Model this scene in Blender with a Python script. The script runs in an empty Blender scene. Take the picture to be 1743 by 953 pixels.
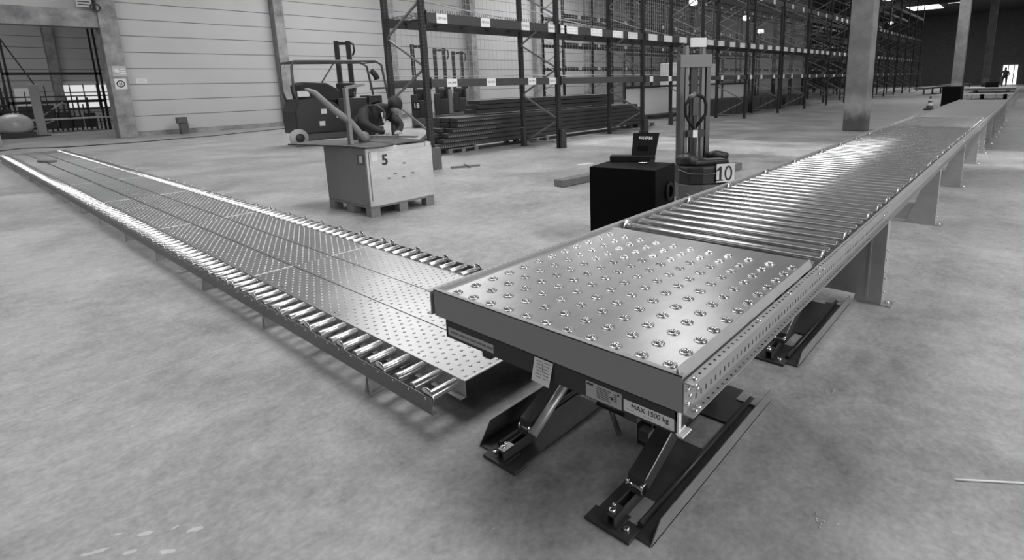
import bpy, bmesh, math, random
from mathutils import Vector, Matrix
random.seed(7)
PI = math.pi
S = bpy.context.scene
COL = S.collection

# ------------------------------------------------------------------ camera
W_, H_ = 1743.0, 953.0
F_, CX_, CY_ = 932.62, 948.27, 337.66
Rc = ((0.6500740870, -0.7593110287, -0.0291623572),
      (-0.1713297410, -0.1090758509, -0.9791570756),
      (0.7403038574, 0.6415210210, -0.2009999460))
cd = bpy.data.cameras.new('camera'); cam = bpy.data.objects.new('camera', cd); COL.objects.link(cam)
cd.sensor_fit = 'HORIZONTAL'; cd.sensor_width = 36.0; cd.lens = F_ / W_ * 36.0
cd.shift_x = -(CX_ - W_ / 2) / W_; cd.shift_y = (CY_ - H_ / 2) / W_
cd.clip_start = 0.05; cd.clip_end = 400
M = Matrix(((Rc[0][0], -Rc[1][0], -Rc[2][0], 0), (Rc[0][1], -Rc[1][1], -Rc[2][1], 0), (Rc[0][2], -Rc[1][2], -Rc[2][2], 1.3), (0, 0, 0, 1)))
cam.matrix_world = M
S.camera = cam

# ------------------------------------------------------------------ light
S.view_settings.view_transform = 'Standard'; S.view_settings.look = 'None'
S.view_settings.gamma = 1.0; S.view_settings.exposure = 0.22; S.view_settings.use_curve_mapping = False
wd = bpy.data.worlds.new('world'); S.world = wd; wd.use_nodes = True
wd.node_tree.nodes['Background'].inputs[0].default_value = (1, 1, 1, 1)
wd.node_tree.nodes['Background'].inputs[1].default_value = 0.34
def area(name, loc, sx, sy, power, tgt=None, spread=PI):
    l = bpy.data.lights.new(name, 'AREA'); l.shape = 'RECTANGLE'; l.size = sx; l.size_y = sy; l.energy = power; l.spread = spread
    o = bpy.data.objects.new(name, l); COL.objects.link(o); o.location = loc
    if tgt is not None:
        d = Vector(tgt) - Vector(loc); o.rotation_euler = d.to_track_quat('-Z', 'Y').to_euler()
    return o
# area lamps under the roof in place of skylight daylight, plus added fills
area('skylight_near', (3.6, 5.0, 7.7), 4.0, 4.0, 430)
area('fill_right_floor', (4.5, -4.5, 7.7), 3.0, 5.0, 420)  # added fill lamp that brightens the floor right of the conveyor
area('fill_racks', (25, 19, 7.7), 7.0, 5.0, 650)  # added fill lamp that lightens the wall behind the racks
area('skylight_left', (12, 16.5, 7.7), 6.0, 5.0, 800)
area('skylight_behind', (-5, 2, 7.7), 3.0, 10.0, 130)
area('skylight_leftback', (0, 15, 7.7), 4.0, 4.0, 430)
area('skylight_mid', (19, -6, 7.7), 3.0, 8.0, 350)
area('skylight_far', (34, 3, 7.7), 3.0, 10.0, 420)
area('skylight_end', (66, 6, 7.7), 6.0, 10.0, 700)
area('skylight_small', (13.9, 7.2, 7.7), 2.0, 2.0, 150)
area('fill_side', (6, -17, 3.2), 30.0, 5.0, 2100, (6, 0, 0.5))  # added fill lamp on the open right side, no dock door there
area('fill_annex', (2, 30.5, 7.7), 5.0, 3.0, 260)  # added fill lamp to brighten the next hall
sl = bpy.data.lights.new('sun', 'SUN'); sl.energy = 2.0; sl.angle = math.radians(3)
so = bpy.data.objects.new('sun', sl); COL.objects.link(so)
so.rotation_euler = Vector((0.25, 0.28, -1.0)).to_track_quat('-Z', 'Y').to_euler()

# ------------------------------------------------------------------ materials
def mat(name, c, rough=0.6, metal=0.0, noise=0.0, nscale=8.0, bump=0.0, bscale=60.0, emit=0.0, stretch=None, rvar=0.0, spec=None):
    m = bpy.data.materials.new(name); m.use_nodes = True
    n = m.node_tree.nodes; l = m.node_tree.links; b = n['Principled BSDF']
    b.inputs['Base Color'].default_value = (c, c, c, 1); b.inputs['Roughness'].default_value = rough; b.inputs['Metallic'].default_value = metal
    if spec is not None: b.inputs['Specular IOR Level'].default_value = spec
    if emit: b.inputs['Emission Color'].default_value = (1, 1, 1, 1); b.inputs['Emission Strength'].default_value = emit
    if noise or bump or rvar:
        tc = n.new('ShaderNodeTexCoord'); mp = n.new('ShaderNodeMapping'); l.new(tc.outputs['Object'], mp.inputs[0])
        if stretch: mp.inputs['Scale'].default_value = stretch
    if noise or rvar:
        t = n.new('ShaderNodeTexNoise'); t.inputs['Scale'].default_value = nscale; t.inputs['Detail'].default_value = 6; t.inputs['Roughness'].default_value = 0.65
        l.new(mp.outputs[0], t.inputs[0])
    if noise:
        r = n.new('ShaderNodeMapRange'); r.inputs[1].default_value = 0.3; r.inputs[2].default_value = 0.7
        r.inputs[3].default_value = c * (1 - noise); r.inputs[4].default_value = min(1, c * (1 + noise))
        l.new(t.outputs[0], r.inputs[0]); l.new(r.outputs[0], b.inputs['Base Color'])
    if rvar:
        r2 = n.new('ShaderNodeMapRange'); r2.inputs[1].default_value = 0.3; r2.inputs[2].default_value = 0.7
        r2.inputs[3].default_value = rough - rvar; r2.inputs[4].default_value = rough + rvar
        l.new(t.outputs[0], r2.inputs[0]); l.new(r2.outputs[0], b.inputs['Roughness'])
    if bump:
        t2 = n.new('ShaderNodeTexNoise'); t2.inputs['Scale'].default_value = bscale; t2.inputs['Detail'].default_value = 4
        l.new(mp.outputs[0], t2.inputs[0]); bm = n.new('ShaderNodeBump'); bm.inputs['Strength'].default_value = bump; bm.inputs['Distance'].default_value = 0.01
        l.new(t2.outputs[0], bm.inputs['Height']); l.new(bm.outputs[0], b.inputs['Normal'])
    return m

GALV = mat('galvanised', 0.40, 0.38, 0.55, noise=0.12, nscale=7)
DECK = mat('deck_sheet', 0.38, 0.30, 0.8, noise=0.14, nscale=2.5)
BALLDECK = mat('ball_deck_sheet', 0.40, 0.30, 0.75, noise=0.16, nscale=2.6, stretch=(1, 2.2, 1))
ROLL = mat('roller_steel', 0.42, 0.22, 0.8)
ROLLLOW = mat('short_roller_steel', 0.6, 0.25, 0.9)
RAIL = mat('rail_steel', 0.30, 0.45, 0.35, noise=0.06, nscale=10)
CHROME = mat('chrome', 0.75, 0.18, 1.0)
PLATE = mat('painted_plate', 0.27, 0.45, 0.1)
LOWRAIL = mat('low_rail', 0.17, 0.45, 0.2)
DARKP = mat('dark_lift_paint', 0.035, 0.42, noise=0.2, nscale=20)
DARKP2 = mat('dark_lift_frame', 0.028, 0.5)
GREYP = mat('grey_lift_paint', 0.15, 0.45, noise=0.1)
HOLE = mat('hole_dark', 0.006, 0.9)
WHITE = mat('white_label', 0.72, 0.6)
LABELG = mat('grey_label', 0.42, 0.6)
INK = mat('ink', 0.02, 0.6)
BLACK = mat('black_box', 0.003, 0.75, spec=0.15)
BLACKR = mat('black_rubber', 0.010, 0.6, spec=0.25)
RACK = mat('rack_paint', 0.009, 0.5)
BEAM = mat('rack_beam_paint', 0.042, 0.5, noise=0.15)
BRACE = mat('brace_zinc', 0.22, 0.4, 0.5)
WIRE = mat('wire', 0.45, 0.5, 0.3)
NET = mat('net_cord', 0.45, 0.8)
CONC = mat('concrete_column', 0.25, 0.85, noise=0.45, nscale=2.2, bump=0.3, bscale=30)
CONCP = mat('concrete_pillar', 0.21, 0.85, noise=0.4, nscale=1.3, bump=0.2, bscale=20)
def stain(m):
    n = m.node_tree.nodes; l = m.node_tree.links; b = n['Principled BSDF']; src = b.inputs['Base Color'].links[0].from_socket
    g = n.new('ShaderNodeNewGeometry'); sp = n.new('ShaderNodeSeparateXYZ'); l.new(g.outputs['Position'], sp.inputs[0])
    t = n.new('ShaderNodeTexNoise'); t.inputs['Scale'].default_value = 4; l.new(g.outputs['Position'], t.inputs[0])
    a = n.new('ShaderNodeMath'); a.operation = 'MULTIPLY_ADD'; a.inputs[1].default_value = 0.5; l.new(t.outputs[0], a.inputs[0]); l.new(sp.outputs['Z'], a.inputs[2])
    r = n.new('ShaderNodeMapRange'); r.inputs[1].default_value = 0.52; r.inputs[2].default_value = 0.78; r.inputs[3].default_value = 0.50; r.inputs[4].default_value = 1.25; l.new(a.outputs[0], r.inputs[0])
    r2 = n.new('ShaderNodeMapRange'); r2.inputs[1].default_value = 0.9; r2.inputs[2].default_value = 1.25; r2.inputs[3].default_value = 1.0; r2.inputs[4].default_value = 0.74; l.new(a.outputs[0], r2.inputs[0])
    k = n.new('ShaderNodeMath'); k.operation = 'MULTIPLY'; l.new(r.outputs[0], k.inputs[0]); l.new(r2.outputs[0], k.inputs[1])
    k2 = n.new('ShaderNodeMath'); k2.operation = 'MULTIPLY'; l.new(k.outputs[0], k2.inputs[0]); l.new(src, k2.inputs[1]); l.new(k2.outputs[0], b.inputs['Base Color'])
stain(CONCP)
WOODP = mat('pale_crate', 0.56, 0.7, noise=0.12, nscale=3, stretch=(1, 1, 6), bump=0.1)
WOODG = mat('grey_pallet_end_shade', 0.24, 0.75, noise=0.08, nscale=3)  # pallet grey, also carries the shade on the crate's end face
WRAP = mat('stretch_wrap', 0.56, 0.25, noise=0.1, nscale=4, stretch=(1, 1, 5), bump=0.25, bscale=14)
TIMBER = mat('timber', 0.16, 0.8, noise=0.3, nscale=12, stretch=(1, 8, 8))
BOARD = mat('board', 0.07, 0.7, noise=0.4, nscale=5)
STRUT = mat('strut', 0.20, 0.6, noise=0.2, nscale=6)
FKBODY = mat('truck_body', 0.013, 0.4, noise=0.2)
FKGREY = mat('truck_grey', 0.085, 0.45, noise=0.15)
FKLIGHT = mat('truck_light_grey', 0.14, 0.45)
SEAT = mat('seat', 0.012, 0.6)
TYRE = mat('tyre', 0.42, 0.8)
MAST = mat('mast', 0.06, 0.4, 0.3)
MASTD = mat('mast_dark', 0.02, 0.5, 0.2)
SKIN = mat('skin', 0.30, 0.55)
HAIR = mat('hair', 0.012, 0.7)
JACKET = mat('jacket', 0.022, 0.8, noise=0.35, nscale=9, bump=0.5, bscale=14)
TROUSER = mat('trousers', 0.03, 0.8, noise=0.2)
SHIRT = mat('shirt', 0.5, 0.7)
CONEM = mat('cone', 0.08, 0.6)
LAMPM = mat('lamp_glow', 0.9, 0.5, emit=6.0)
DOORG = mat('door_glow', 0.9, 0.5, emit=1.3)
WPANEL = mat('white_panel', 0.62, 0.6, noise=0.05)
WRAPW = mat('white_wrap', 0.85, 0.5, noise=0.1, nscale=3)
STEELD = mat('dark_steel', 0.03, 0.5)
PLATEFAR = mat('cover_plate', 0.16, 0.35, 0.5, noise=0.15, nscale=2)
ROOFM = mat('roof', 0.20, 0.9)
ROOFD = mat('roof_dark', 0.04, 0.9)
SKYL = mat('skylight_sheet', 0.9, 0.5, emit=2.2)
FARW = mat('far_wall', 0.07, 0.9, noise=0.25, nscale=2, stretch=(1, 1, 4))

def wall_mat():
    m = bpy.data.materials.new('clad_panels'); m.use_nodes = True
    n = m.node_tree.nodes; l = m.node_tree.links; b = n['Principled BSDF']; b.inputs['Roughness'].default_value = 0.55
    g = n.new('ShaderNodeNewGeometry'); s = n.new('ShaderNodeSeparateXYZ'); l.new(g.outputs['Position'], s.inputs[0])
    a = n.new('ShaderNodeMath'); a.operation = 'ADD'; a.inputs[1].default_value = -0.15 + 0.54; l.new(s.outputs['Z'], a.inputs[0])
    mo = n.new('ShaderNodeMath'); mo.operation = 'PINGPONG'; mo.inputs[1].default_value = 0.27; l.new(a.outputs[0], mo.inputs[0])
    lt = n.new('ShaderNodeMath'); lt.operation = 'LESS_THAN'; lt.inputs[1].default_value = 0.014; l.new(mo.outputs[0], lt.inputs[0])
    t = n.new('ShaderNodeTexNoise'); t.inputs['Scale'].default_value = 0.7; l.new(g.outputs['Position'], t.inputs[0])
    r = n.new('ShaderNodeMapRange'); r.inputs[3].default_value = 0.40; r.inputs[4].default_value = 0.49; l.new(t.outputs[0], r.inputs[0])
    mx = n.new('ShaderNodeMix'); mx.data_type = 'FLOAT'; l.new(lt.outputs[0], mx.inputs[0]); l.new(r.outputs[0], mx.inputs[2]); mx.inputs[3].default_value = 0.13
    l.new(mx.outputs[0], b.inputs['Base Color'])
    return m
WALLM = wall_mat()

def floor_mat():
    m = bpy.data.materials.new('concrete_floor'); m.use_nodes = True
    n = m.node_tree.nodes; l = m.node_tree.links; b = n['Principled BSDF']
    def math_(op, a, bb=None, c=None):
        q = n.new('ShaderNodeMath'); q.operation = op
        for i, v in enumerate((a, bb, c)):
            if v is None: continue
            if isinstance(v, (int, float)): q.inputs[i].default_value = v
            else: l.new(v, q.inputs[i])
        return q.outputs[0]
    g = n.new('ShaderNodeNewGeometry'); s = n.new('ShaderNodeSeparateXYZ'); l.new(g.outputs['Position'], s.inputs[0])
    def noise(sc, det=6, ro=0.6, scale=(1, 1, 1), dist=0.0):
        mp = n.new('ShaderNodeMapping'); mp.inputs['Scale'].default_value = scale; l.new(g.outputs['Position'], mp.inputs[0])
        t = n.new('ShaderNodeTexNoise'); t.inputs['Scale'].default_value = sc; t.inputs['Detail'].default_value = det; t.inputs['Roughness'].default_value = ro
        t.inputs['Distortion'].default_value = dist; l.new(mp.outputs[0], t.inputs[0]); return t.outputs[0]
    n1 = noise(1.1, 8, 0.62, dist=0.6); n2 = noise(9, 8, 0.7); n3 = noise(0.25, 4, 0.5); n4 = noise(45, 3, 0.6)
    v = math_('ADD', math_('MULTIPLY', math_('SUBTRACT', n1, 0.5), 0.46), 0.295)
    v = math_('ADD', v, math_('MULTIPLY', math_('SUBTRACT', n2, 0.5), 0.32))
    v = math_('ADD', v, math_('MULTIPLY', math_('SUBTRACT', n3, 0.5), 0.10))
    v = math_('ADD', v, math_('MULTIPLY', math_('SUBTRACT', n4, 0.5), 0.20))
    # saw-cut joints
    def line(coord, pos, w, dv, v):
        d = math_('ABSOLUTE', math_('SUBTRACT', coord, pos)); k = math_('LESS_THAN', d, w)
        return math_('ADD', v, math_('MULTIPLY', k, dv))
    v = line(s.outputs['Y'], 3.1, 0.0035, 0.10, v)
    v = line(s.outputs['Y'], 3.107, 0.002, -0.06, v)
    v = line(s.outputs['Y'], -3.0, 0.004, 0.08, v)
    # pale chips and scrapes near the camera
    wob = math_('MULTIPLY', math_('SUBTRACT', noise(60, 5, 0.7), 0.5), 0.05)
    for (px, py, rx, ry, th) in ((0.129, 1.95, .035, .007, -.5), (0.245, 1.915, .02, .009, -.6), (0.353, 1.81, .022, .009, -.5), (0.196, 1.867, .017, .008, -.5), (0.269, 1.782, .024, .008, -.8), (0.31, 1.87, .012, .004, 0), (0.19, 1.98, .02, .003, -.6)):
        dx = math_('SUBTRACT', s.outputs['X'], px); dy = math_('SUBTRACT', s.outputs['Y'], py)
        u = math_('ADD', math_('MULTIPLY', dx, math.cos(th)), math_('MULTIPLY', dy, math.sin(th)))
        w = math_('SUBTRACT', math_('MULTIPLY', dy, math.cos(th)), math_('MULTIPLY', dx, math.sin(th)))
        q = math_('SQRT', math_('ADD', math_('POWER', math_('MULTIPLY', u, .02 / rx), 2), math_('POWER', math_('MULTIPLY', w, .02 / ry), 2)))
        k = math_('LESS_THAN', math_('ADD', q, wob), 0.02)
        v = math_('ADD', v, math_('MULTIPLY', k, 0.17))
    # tiny white crumbs
    vo = n.new('ShaderNodeTexVoronoi'); vo.inputs['Scale'].default_value = 9; l.new(g.outputs['Position'], vo.inputs[0])
    k = math_('LESS_THAN', math_('ADD', vo.outputs['Distance'], math_('MULTIPLY', noise(0.8, 2), 0.08)), 0.062)
    v = math_('ADD', v, math_('MULTIPLY', k, 0.28))
    l.new(v, b.inputs['Base Color'])
    rr = n.new('ShaderNodeMapRange'); rr.inputs[1].default_value = 0.35; rr.inputs[2].default_value = 0.65; rr.inputs[3].default_value = 0.42; rr.inputs[4].default_value = 0.62
    l.new(n1, rr.inputs[0]); l.new(rr.outputs[0], b.inputs['Roughness'])
    bp = n.new('ShaderNodeBump'); bp.inputs['Strength'].default_value = 0.15; bp.inputs['Distance'].default_value = 0.004; l.new(n2, bp.inputs['Height']); l.new(bp.outputs[0], b.inputs['Normal'])
    return m
FLOORM = floor_mat()

# ------------------------------------------------------------------ mesh builder
class MB:
    def __init__(s): s.v = []; s.f = []; s.sm = []
    def add(s, vs, fs, smooth=False):
        o = len(s.v); s.v += [tuple(v) for v in vs]
        for f in fs: s.f.append(tuple(i + o for i in f)); s.sm.append(smooth)
        return s
    def box(s, x0, x1, y0, y1, z0, z1, rot=0, piv=None):
        vs = [(x, y, z) for x in (x0, x1) for y in (y0, y1) for z in (z0, z1)]
        if rot:
            px, py = piv or ((x0 + x1) / 2, (y0 + y1) / 2); c, q = math.cos(rot), math.sin(rot)
            vs = [(px + (x - px) * c - (y - py) * q, py + (x - px) * q + (y - py) * c, z) for x, y, z in vs]
        return s.add(vs, [(0, 1, 3, 2), (4, 6, 7, 5), (0, 4, 5, 1), (2, 3, 7, 6), (0, 2, 6, 4), (1, 5, 7, 3)])
    def bar(s, a, b, w, h, up=(0, 0, 1)):
        a = Vector(a); b = Vector(b); d = (b - a).normalized(); u = Vector(up)
        if abs(d.dot(u)) > 0.99: u = Vector((1, 0, 0))
        sd = d.cross(u).normalized(); u = sd.cross(d).normalized()
        vs = [p + sd * i * w / 2 + u * j * h / 2 for p in (a, b) for i, j in ((-1, -1), (1, -1), (1, 1), (-1, 1))]
        return s.add(vs, [(3, 2, 1, 0), (4, 5, 6, 7), (0, 1, 5, 4), (1, 2, 6, 5), (2, 3, 7, 6), (3, 0, 4, 7)])
    def tube(s, pts, r, n=8, caps=True):
        P = [Vector(p) for p in pts]; rs = r if isinstance(r, (list, tuple)) else [r] * len(P); vs = []; prev = None
        for i, p in enumerate(P):
            d = (P[min(i + 1, len(P) - 1)] - P[max(i - 1, 0)]).normalized()
            if prev is None:
                u = Vector((0, 0, 1)) if abs(d.z) < 0.9 else Vector((1, 0, 0))
            else: u = prev
            sd = d.cross(u).normalized(); u = sd.cross(d).normalized(); prev = u
            for k in range(n):
                a = 2 * PI * k / n; vs.append(p + (sd * math.cos(a) + u * math.sin(a)) * rs[i])
        fs = [(i * n + k, i * n + (k + 1) % n, (i + 1) * n + (k + 1) % n, (i + 1) * n + k) for i in range(len(P) - 1) for k in range(n)]
        s.add(vs, fs, True)
        if caps:
            o = len(s.v) - len(vs); s.f.append(tuple(o + k for k in range(n))[::-1]); s.sm.append(False)
            s.f.append(tuple(o + (len(P) - 1) * n + k for k in range(n))); s.sm.append(False)
        return s
    def prism(s, poly, axis, a, b):   # poly: 2-D points, extruded along axis from a to b
        def P(p, t): return {'x': (t, p[0], p[1]), 'y': (p[0], t, p[1]), 'z': (p[0], p[1], t)}[axis]
        n = len(poly); vs = [P(p, a) for p in poly] + [P(p, b) for p in poly]
        fs = [tuple(range(n))[::-1], tuple(range(n, 2 * n))] + [(i, (i + 1) % n, n + (i + 1) % n, n + i) for i in range(n)]
        return s.add(vs, fs)
    def lathe(s, prof, c=(0, 0, 0), n=16, axis='z'):
        vs = []
        for r, h in prof:
            for k in range(n):
                a = 2 * PI * k / n; x, y = r * math.cos(a), r * math.sin(a)
                vs.append({'z': (c[0] + x, c[1] + y, c[2] + h), 'x': (c[0] + h, c[1] + x, c[2] + y), 'y': (c[0] + x, c[1] + h, c[2] + y)}[axis])
        fs = [(i * n + k, i * n + (k + 1) % n, (i + 1) * n + (k + 1) % n, (i + 1) * n + k) for i in range(len(prof) - 1) for k in range(n)]
        return s.add(vs, fs, True)
    def mesh(s, name, m):
        me = bpy.data.meshes.new(name); me.from_pydata(s.v, [], s.f)
        me.polygons.foreach_set('use_smooth', s.sm)
        bm = bmesh.new(); bm.from_mesh(me); bmesh.ops.recalc_face_normals(bm, faces=bm.faces); bm.to_mesh(me); bm.free()
        me.materials.append(m); return me
    def build(s, name, m, parent=None, bevel=0.0, loc=None):
        o = bpy.data.objects.new(name, s.mesh(name, m)); COL.objects.link(o)
        if parent: o.parent = parent
        if loc: o.location = loc
        if bevel:
            b = o.modifiers.new('bevel', 'BEVEL'); b.width = bevel; b.segments = 2; b.limit_method = 'ANGLE'
        return o
def B(*a, **k): return MB().box(*a, **k)
def inst(o, loc=(0, 0, 0), parent=None, rot=None, name=None):
    c = o.copy(); COL.objects.link(c); c.location = loc; c.parent = parent
    if rot: c.rotation_euler = rot
    return c
def tag(o, label, cat, group=None, kind=None):
    if label: o['label'] = label
    if cat: o['category'] = cat
    if group: o['group'] = group
    if kind: o['kind'] = kind
    return o
def thing(name, label, cat, loc=(0, 0, 0), rz=0, group=None):
    o = bpy.data.objects.new(name, None); COL.objects.link(o); o.location = loc; o.rotation_euler = (0, 0, rz); o.empty_display_size = 0.1
    return tag(o, label, cat, group)
def struct(o): o['kind'] = 'structure'; return o
def copy_tree(o, parent=None):
    c = o.copy(); COL.objects.link(c); c.parent = parent
    for ch in list(o.children): copy_tree(ch, c)
    return c
_tc = {}
def text(name, s, size, m, parent, loc, rot, depth=0.0006, align='CENTER', bold=0.0):
    key = (s, size, m.name, align, bold, depth)
    if key not in _tc:
        cu = bpy.data.curves.new('t', 'FONT'); cu.body = s; cu.size = size; cu.extrude = depth; cu.align_x = align; cu.align_y = 'CENTER'; cu.offset = bold
        t = bpy.data.objects.new('t', cu); COL.objects.link(t)
        bpy.context.view_layer.update()
        me = bpy.data.meshes.new_from_object(t.evaluated_get(bpy.context.evaluated_depsgraph_get()))
        bpy.data.objects.remove(t); me.materials.clear(); me.materials.append(m); _tc[key] = me
    o = bpy.data.objects.new(name, _tc[key]); COL.objects.link(o); o.parent = parent; o.location = loc; o.rotation_euler = rot
    return o
RX_NEGY = (PI / 2, 0, 0)          # text readable from -Y side
RX_NEGX = (PI / 2, 0, -PI / 2)    # text readable from -X side

# ------------------------------------------------------------------ setting
YW = 23.6
struct(B(-14, 82, -18, YW, -0.2, 0).build('floor', FLOORM))
w = MB(); w.box(4.6, 80, YW, YW + 0.2, 0, 8); w.box(-14, 1.5, YW, YW + 0.2, 0, 8); w.box(1.5, 4.6, YW, YW + 0.2, 3.6, 8)
struct(w.build('wall_left', WALLM))
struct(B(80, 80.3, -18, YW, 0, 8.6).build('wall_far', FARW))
# roof with open slots for daylight
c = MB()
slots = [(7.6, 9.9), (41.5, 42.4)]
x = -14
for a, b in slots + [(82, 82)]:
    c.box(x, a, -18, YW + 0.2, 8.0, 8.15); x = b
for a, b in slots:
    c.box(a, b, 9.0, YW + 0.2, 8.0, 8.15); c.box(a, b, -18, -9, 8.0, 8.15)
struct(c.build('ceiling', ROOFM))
struct(B(42.5, 82, -18, YW, 7.96, 7.995).build('ceiling_far_shade', ROOFD))  # added dark sheet: dimness of the far roof put into its colour
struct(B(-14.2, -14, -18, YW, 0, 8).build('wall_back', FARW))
# roof beams
for i, xb in enumerate((15.25, 37.4, 59.6)):
    struct(B(xb - .2, xb + .2, -18, YW, 7.3, 8.0).build('trim_%d' % (i + 1), ROOFD))
# plinth along the cladding
struct(B(4.95, 80, YW - 0.06, YW, 0, 0.15).build('baseboard_left', CONC))
# far door
d = B(79.93, 79.99, 1.75, 3.0, 0.0, 2.1).build('door_1', DOORG); struct(d)
for k, yy in enumerate((2.05, 2.55)): B(79.88, 79.93, yy - .04, yy + .04, 0, 2.1).build('door_bar', STEELD, d)
# adjoining hall behind the opening
struct(B(-14, 20, YW, 38, -0.2, 0).build('floor_annex', FLOORM))
ANW = WALLM
struct(B(-14, 20, 38, 38.2, 0, 8).build('wall_annex', ANW))
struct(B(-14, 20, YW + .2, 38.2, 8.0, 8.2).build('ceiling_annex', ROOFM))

# concrete columns of the left wall
for i, (xa, xb) in enumerate(((1.15, 1.62), (4.45, 4.95), (10.0, 10.38), (15.1, 15.5), (20.15, 20.55), (25.3, 25.7), (30.4, 30.8), (35.5, 35.9), (40.6, 41.0), (45.7, 46.1))):
    lab = ['concrete column on the left side of the opening to the next hall, at the left edge', 'concrete column right of the opening, carrying two warning signs',
           'slim concrete column on the white cladding between signs column and forklift', 'concrete wall column right behind the end frame of the racking',
           'concrete wall column behind the three dark mast trucks', 'concrete wall column seen through the netting of the second rack bay'][i] if i < 6 else 'distant concrete wall column half hidden by racks, dark wall behind'
    o = B(xa, xb, 23.18, YW + .25, 0, 8).build('concrete_column', CONC, bevel=0.015)
    tag(o, lab, 'column', 'concrete columns along the left wall')
tag(B(1.62, 4.45, 23.3, 23.75, 3.58, 4.12).build('concrete_lintel', CONC, bevel=0.01), 'horizontal concrete beam over the opening to the next hall', 'beam')
tag(B(-6, 1.15, 23.3, 23.58, 3.58, 4.12).build('concrete_lintel', CONC, bevel=0.01), 'horizontal concrete beam left of the opening, cut by the picture edge', 'beam')

# free-standing pillars
for i, xx in enumerate((15.25, 37.4, 59.6)):
    t = thing('concrete_pillar', ['stained square concrete pillar, the nearest beside the conveyor', 'second square concrete pillar behind a black guard box', 'third square concrete pillar, farther along the conveyor', 'farthest square concrete pillar in front of the dark end wall'][i], 'pillar', (xx, 3.3, 0), 0)
    B(-.25, .25, -.25, .25, 0, 7.295).build('shaft', CONCP, t, bevel=0.03)
tag(MB().prism([(26.9, 2.83), (26.9, 2.22), (27.5, 2.18), (27.5, 2.85)], 'z', 0, 0.82).build('column_guard', BLACK, bevel=.01), 'black box-shaped guard at the foot of the second pillar', 'guard')

# ------------------------------------------------------------------ main conveyor
YR, YL = 0.568, 1.578      # webs of the side rails
ZT = 0.588
def channel(mb, x0, x1, side):       # C-channel open outwards
    y = YR if side < 0 else YL; q = side
    a, b = sorted((y, y + q * 0.025)); t = 0.003
    mb.box(x0, x1, min(y, y - q * t), max(y, y - q * t), 0.500, ZT)            # web
    mb.box(x0, x1, a, b, ZT - t, ZT)                                            # top flange
    mb.box(x0, x1, a, b, 0.500, 0.503)                                          # bottom flange
rings = MB().lathe([(0.019, 0), (0.044, 0), (0.046, .002), (0.044, .004), (0.019, .004), (0.019, 0)], (0, 0, 0), 24, 'y').mesh('guide_ring', CHROME)
def roller_mesh(name, L, r, pin=0.012):
    m = MB(); m.lathe([(0, 0), (r * .55, 0), (r * .62, .002), (r * .95, .003), (r, .006), (r, L - .006), (r * .95, L - .003), (r * .62, L - .002), (r * .55, L), (0, L)], (0, 0, 0), 16, 'y')
    m.lathe([(.006, -pin), (.006, L + pin)], (0, 0, 0), 8, 'y'); return m.mesh(name, ROLL)
RMAIN = roller_mesh('roller', 0.955, 0.0245)
P0 = 0.117
def add_roller(t, x, k, me=RMAIN, y0=0.592, z=0.562, ring=True):
    o = bpy.data.objects.new('roller', me); COL.objects.link(o); o.parent = t; o.location = (x, y0, z)
    return o
def add_ring(par, loc):
    o = bpy.data.objects.new('guide_ring', rings); COL.objects.link(o); o.parent = par; o.location = loc; return o
def bolt(mb, p, ax, r=0.007, h=0.006):
    mb.lathe([(0, h), (r * .8, h), (r, h * .7), (r, 0)], p, 8, ax) if h > 0 else mb.lathe([(0, h), (r * .8, h), (r, h * .7), (r, 0)], p, 8, ax)

BOLTS = {}
def bolts(par, lst):
    for p, ax, r, h in lst:
        key = (ax, round(r, 4), round(h, 4))
        if key not in BOLTS: m = MB(); bolt(m, (0, 0, 0), ax, r, h); BOLTS[key] = m.mesh('bolt', CHROME)
        o = bpy.data.objects.new('bolt', BOLTS[key]); COL.objects.link(o); o.parent = par; o.location = p
def support(par, x, first=False):
    """trestle: plate legs left and right, outer flange, foot plates, cross member (x local)"""
    for sd in (-1, 1):
        y = YR if sd < 0 else YL; iw = 0.11
        g = MB()
        yi = y - sd * iw; yb = y - sd * 0.2
        poly = [(y, 0.006), (yb if not first else y - sd * .12, 0.006), (y - sd * .045, 0.5), (y, 0.5)]
        g.prism(poly, 'x', x - .0015, x + .0015)
        lo, hi = sorted((y + sd * .02, y + sd * .023)); g.box(x, x + .075, lo, hi, 0.006, 0.497)
        lo, hi = sorted((y, y + sd * .023)); g.box(x - .0015, x + .0015, lo, hi, 0.006, 0.497)
        leg = g.build('leg', GALV, par)
        a, b = sorted((y - sd * .10, y + sd * .075)); B(x - .01, x + .10, a, b, 0, .006).build('foot_plate', GALV, leg)
        bolts(leg, [((x + .05, y + sd * .05, .006), 'z', .01, .012)] + [((x + .02, y + sd * .023, zz), 'y', .006, .012 * sd) for zz in (.08, .16, .2, .27, .33)])
    if first:
        g = B(x - .004, x - .001, YR + .05, YL - .05, 0.045, 0.50); g.box(x - .012, x, YR + .048, YR + .056, .04, .5)
        g.build('cross_panel', GALV, par)
    else:
        B(x + .004, x + .007, YR + .08, YL - .08, 0.03, 0.185).build('cross_member', GALV, par)

def module(name, label, x0, x1, rx, support_x, perf=False, cat='conveyor', group=None):
    t = thing(name, label, cat, (x0, 0, 0), 0, group); L = x1 - x0
    for sd in (-1, 1):
        m = MB(); channel(m, 0, L - .004, sd)
        if not perf:
            # inner vertical flange and upper lip like a folded profile
            pass
        r = m.build('side_rail', RAIL, t)
        y = YR if sd < 0 else YL
        bolts(r, [((xx, y, .54), 'y', .007, .005 * sd) for xx in (.03, .07, L - .07, L - .03)])
    for k, x in enumerate(rx):
        o = add_roller(t, x - x0, k)
        if k % 6 == 1:
            add_ring(o, (0, .955, 0)); 
        if k % 6 == 4 or k % 7 == 1: add_ring(o, (0, -.003, 0))
    for sx, first in support_x: support(t, sx - x0, first)
    return t

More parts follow.
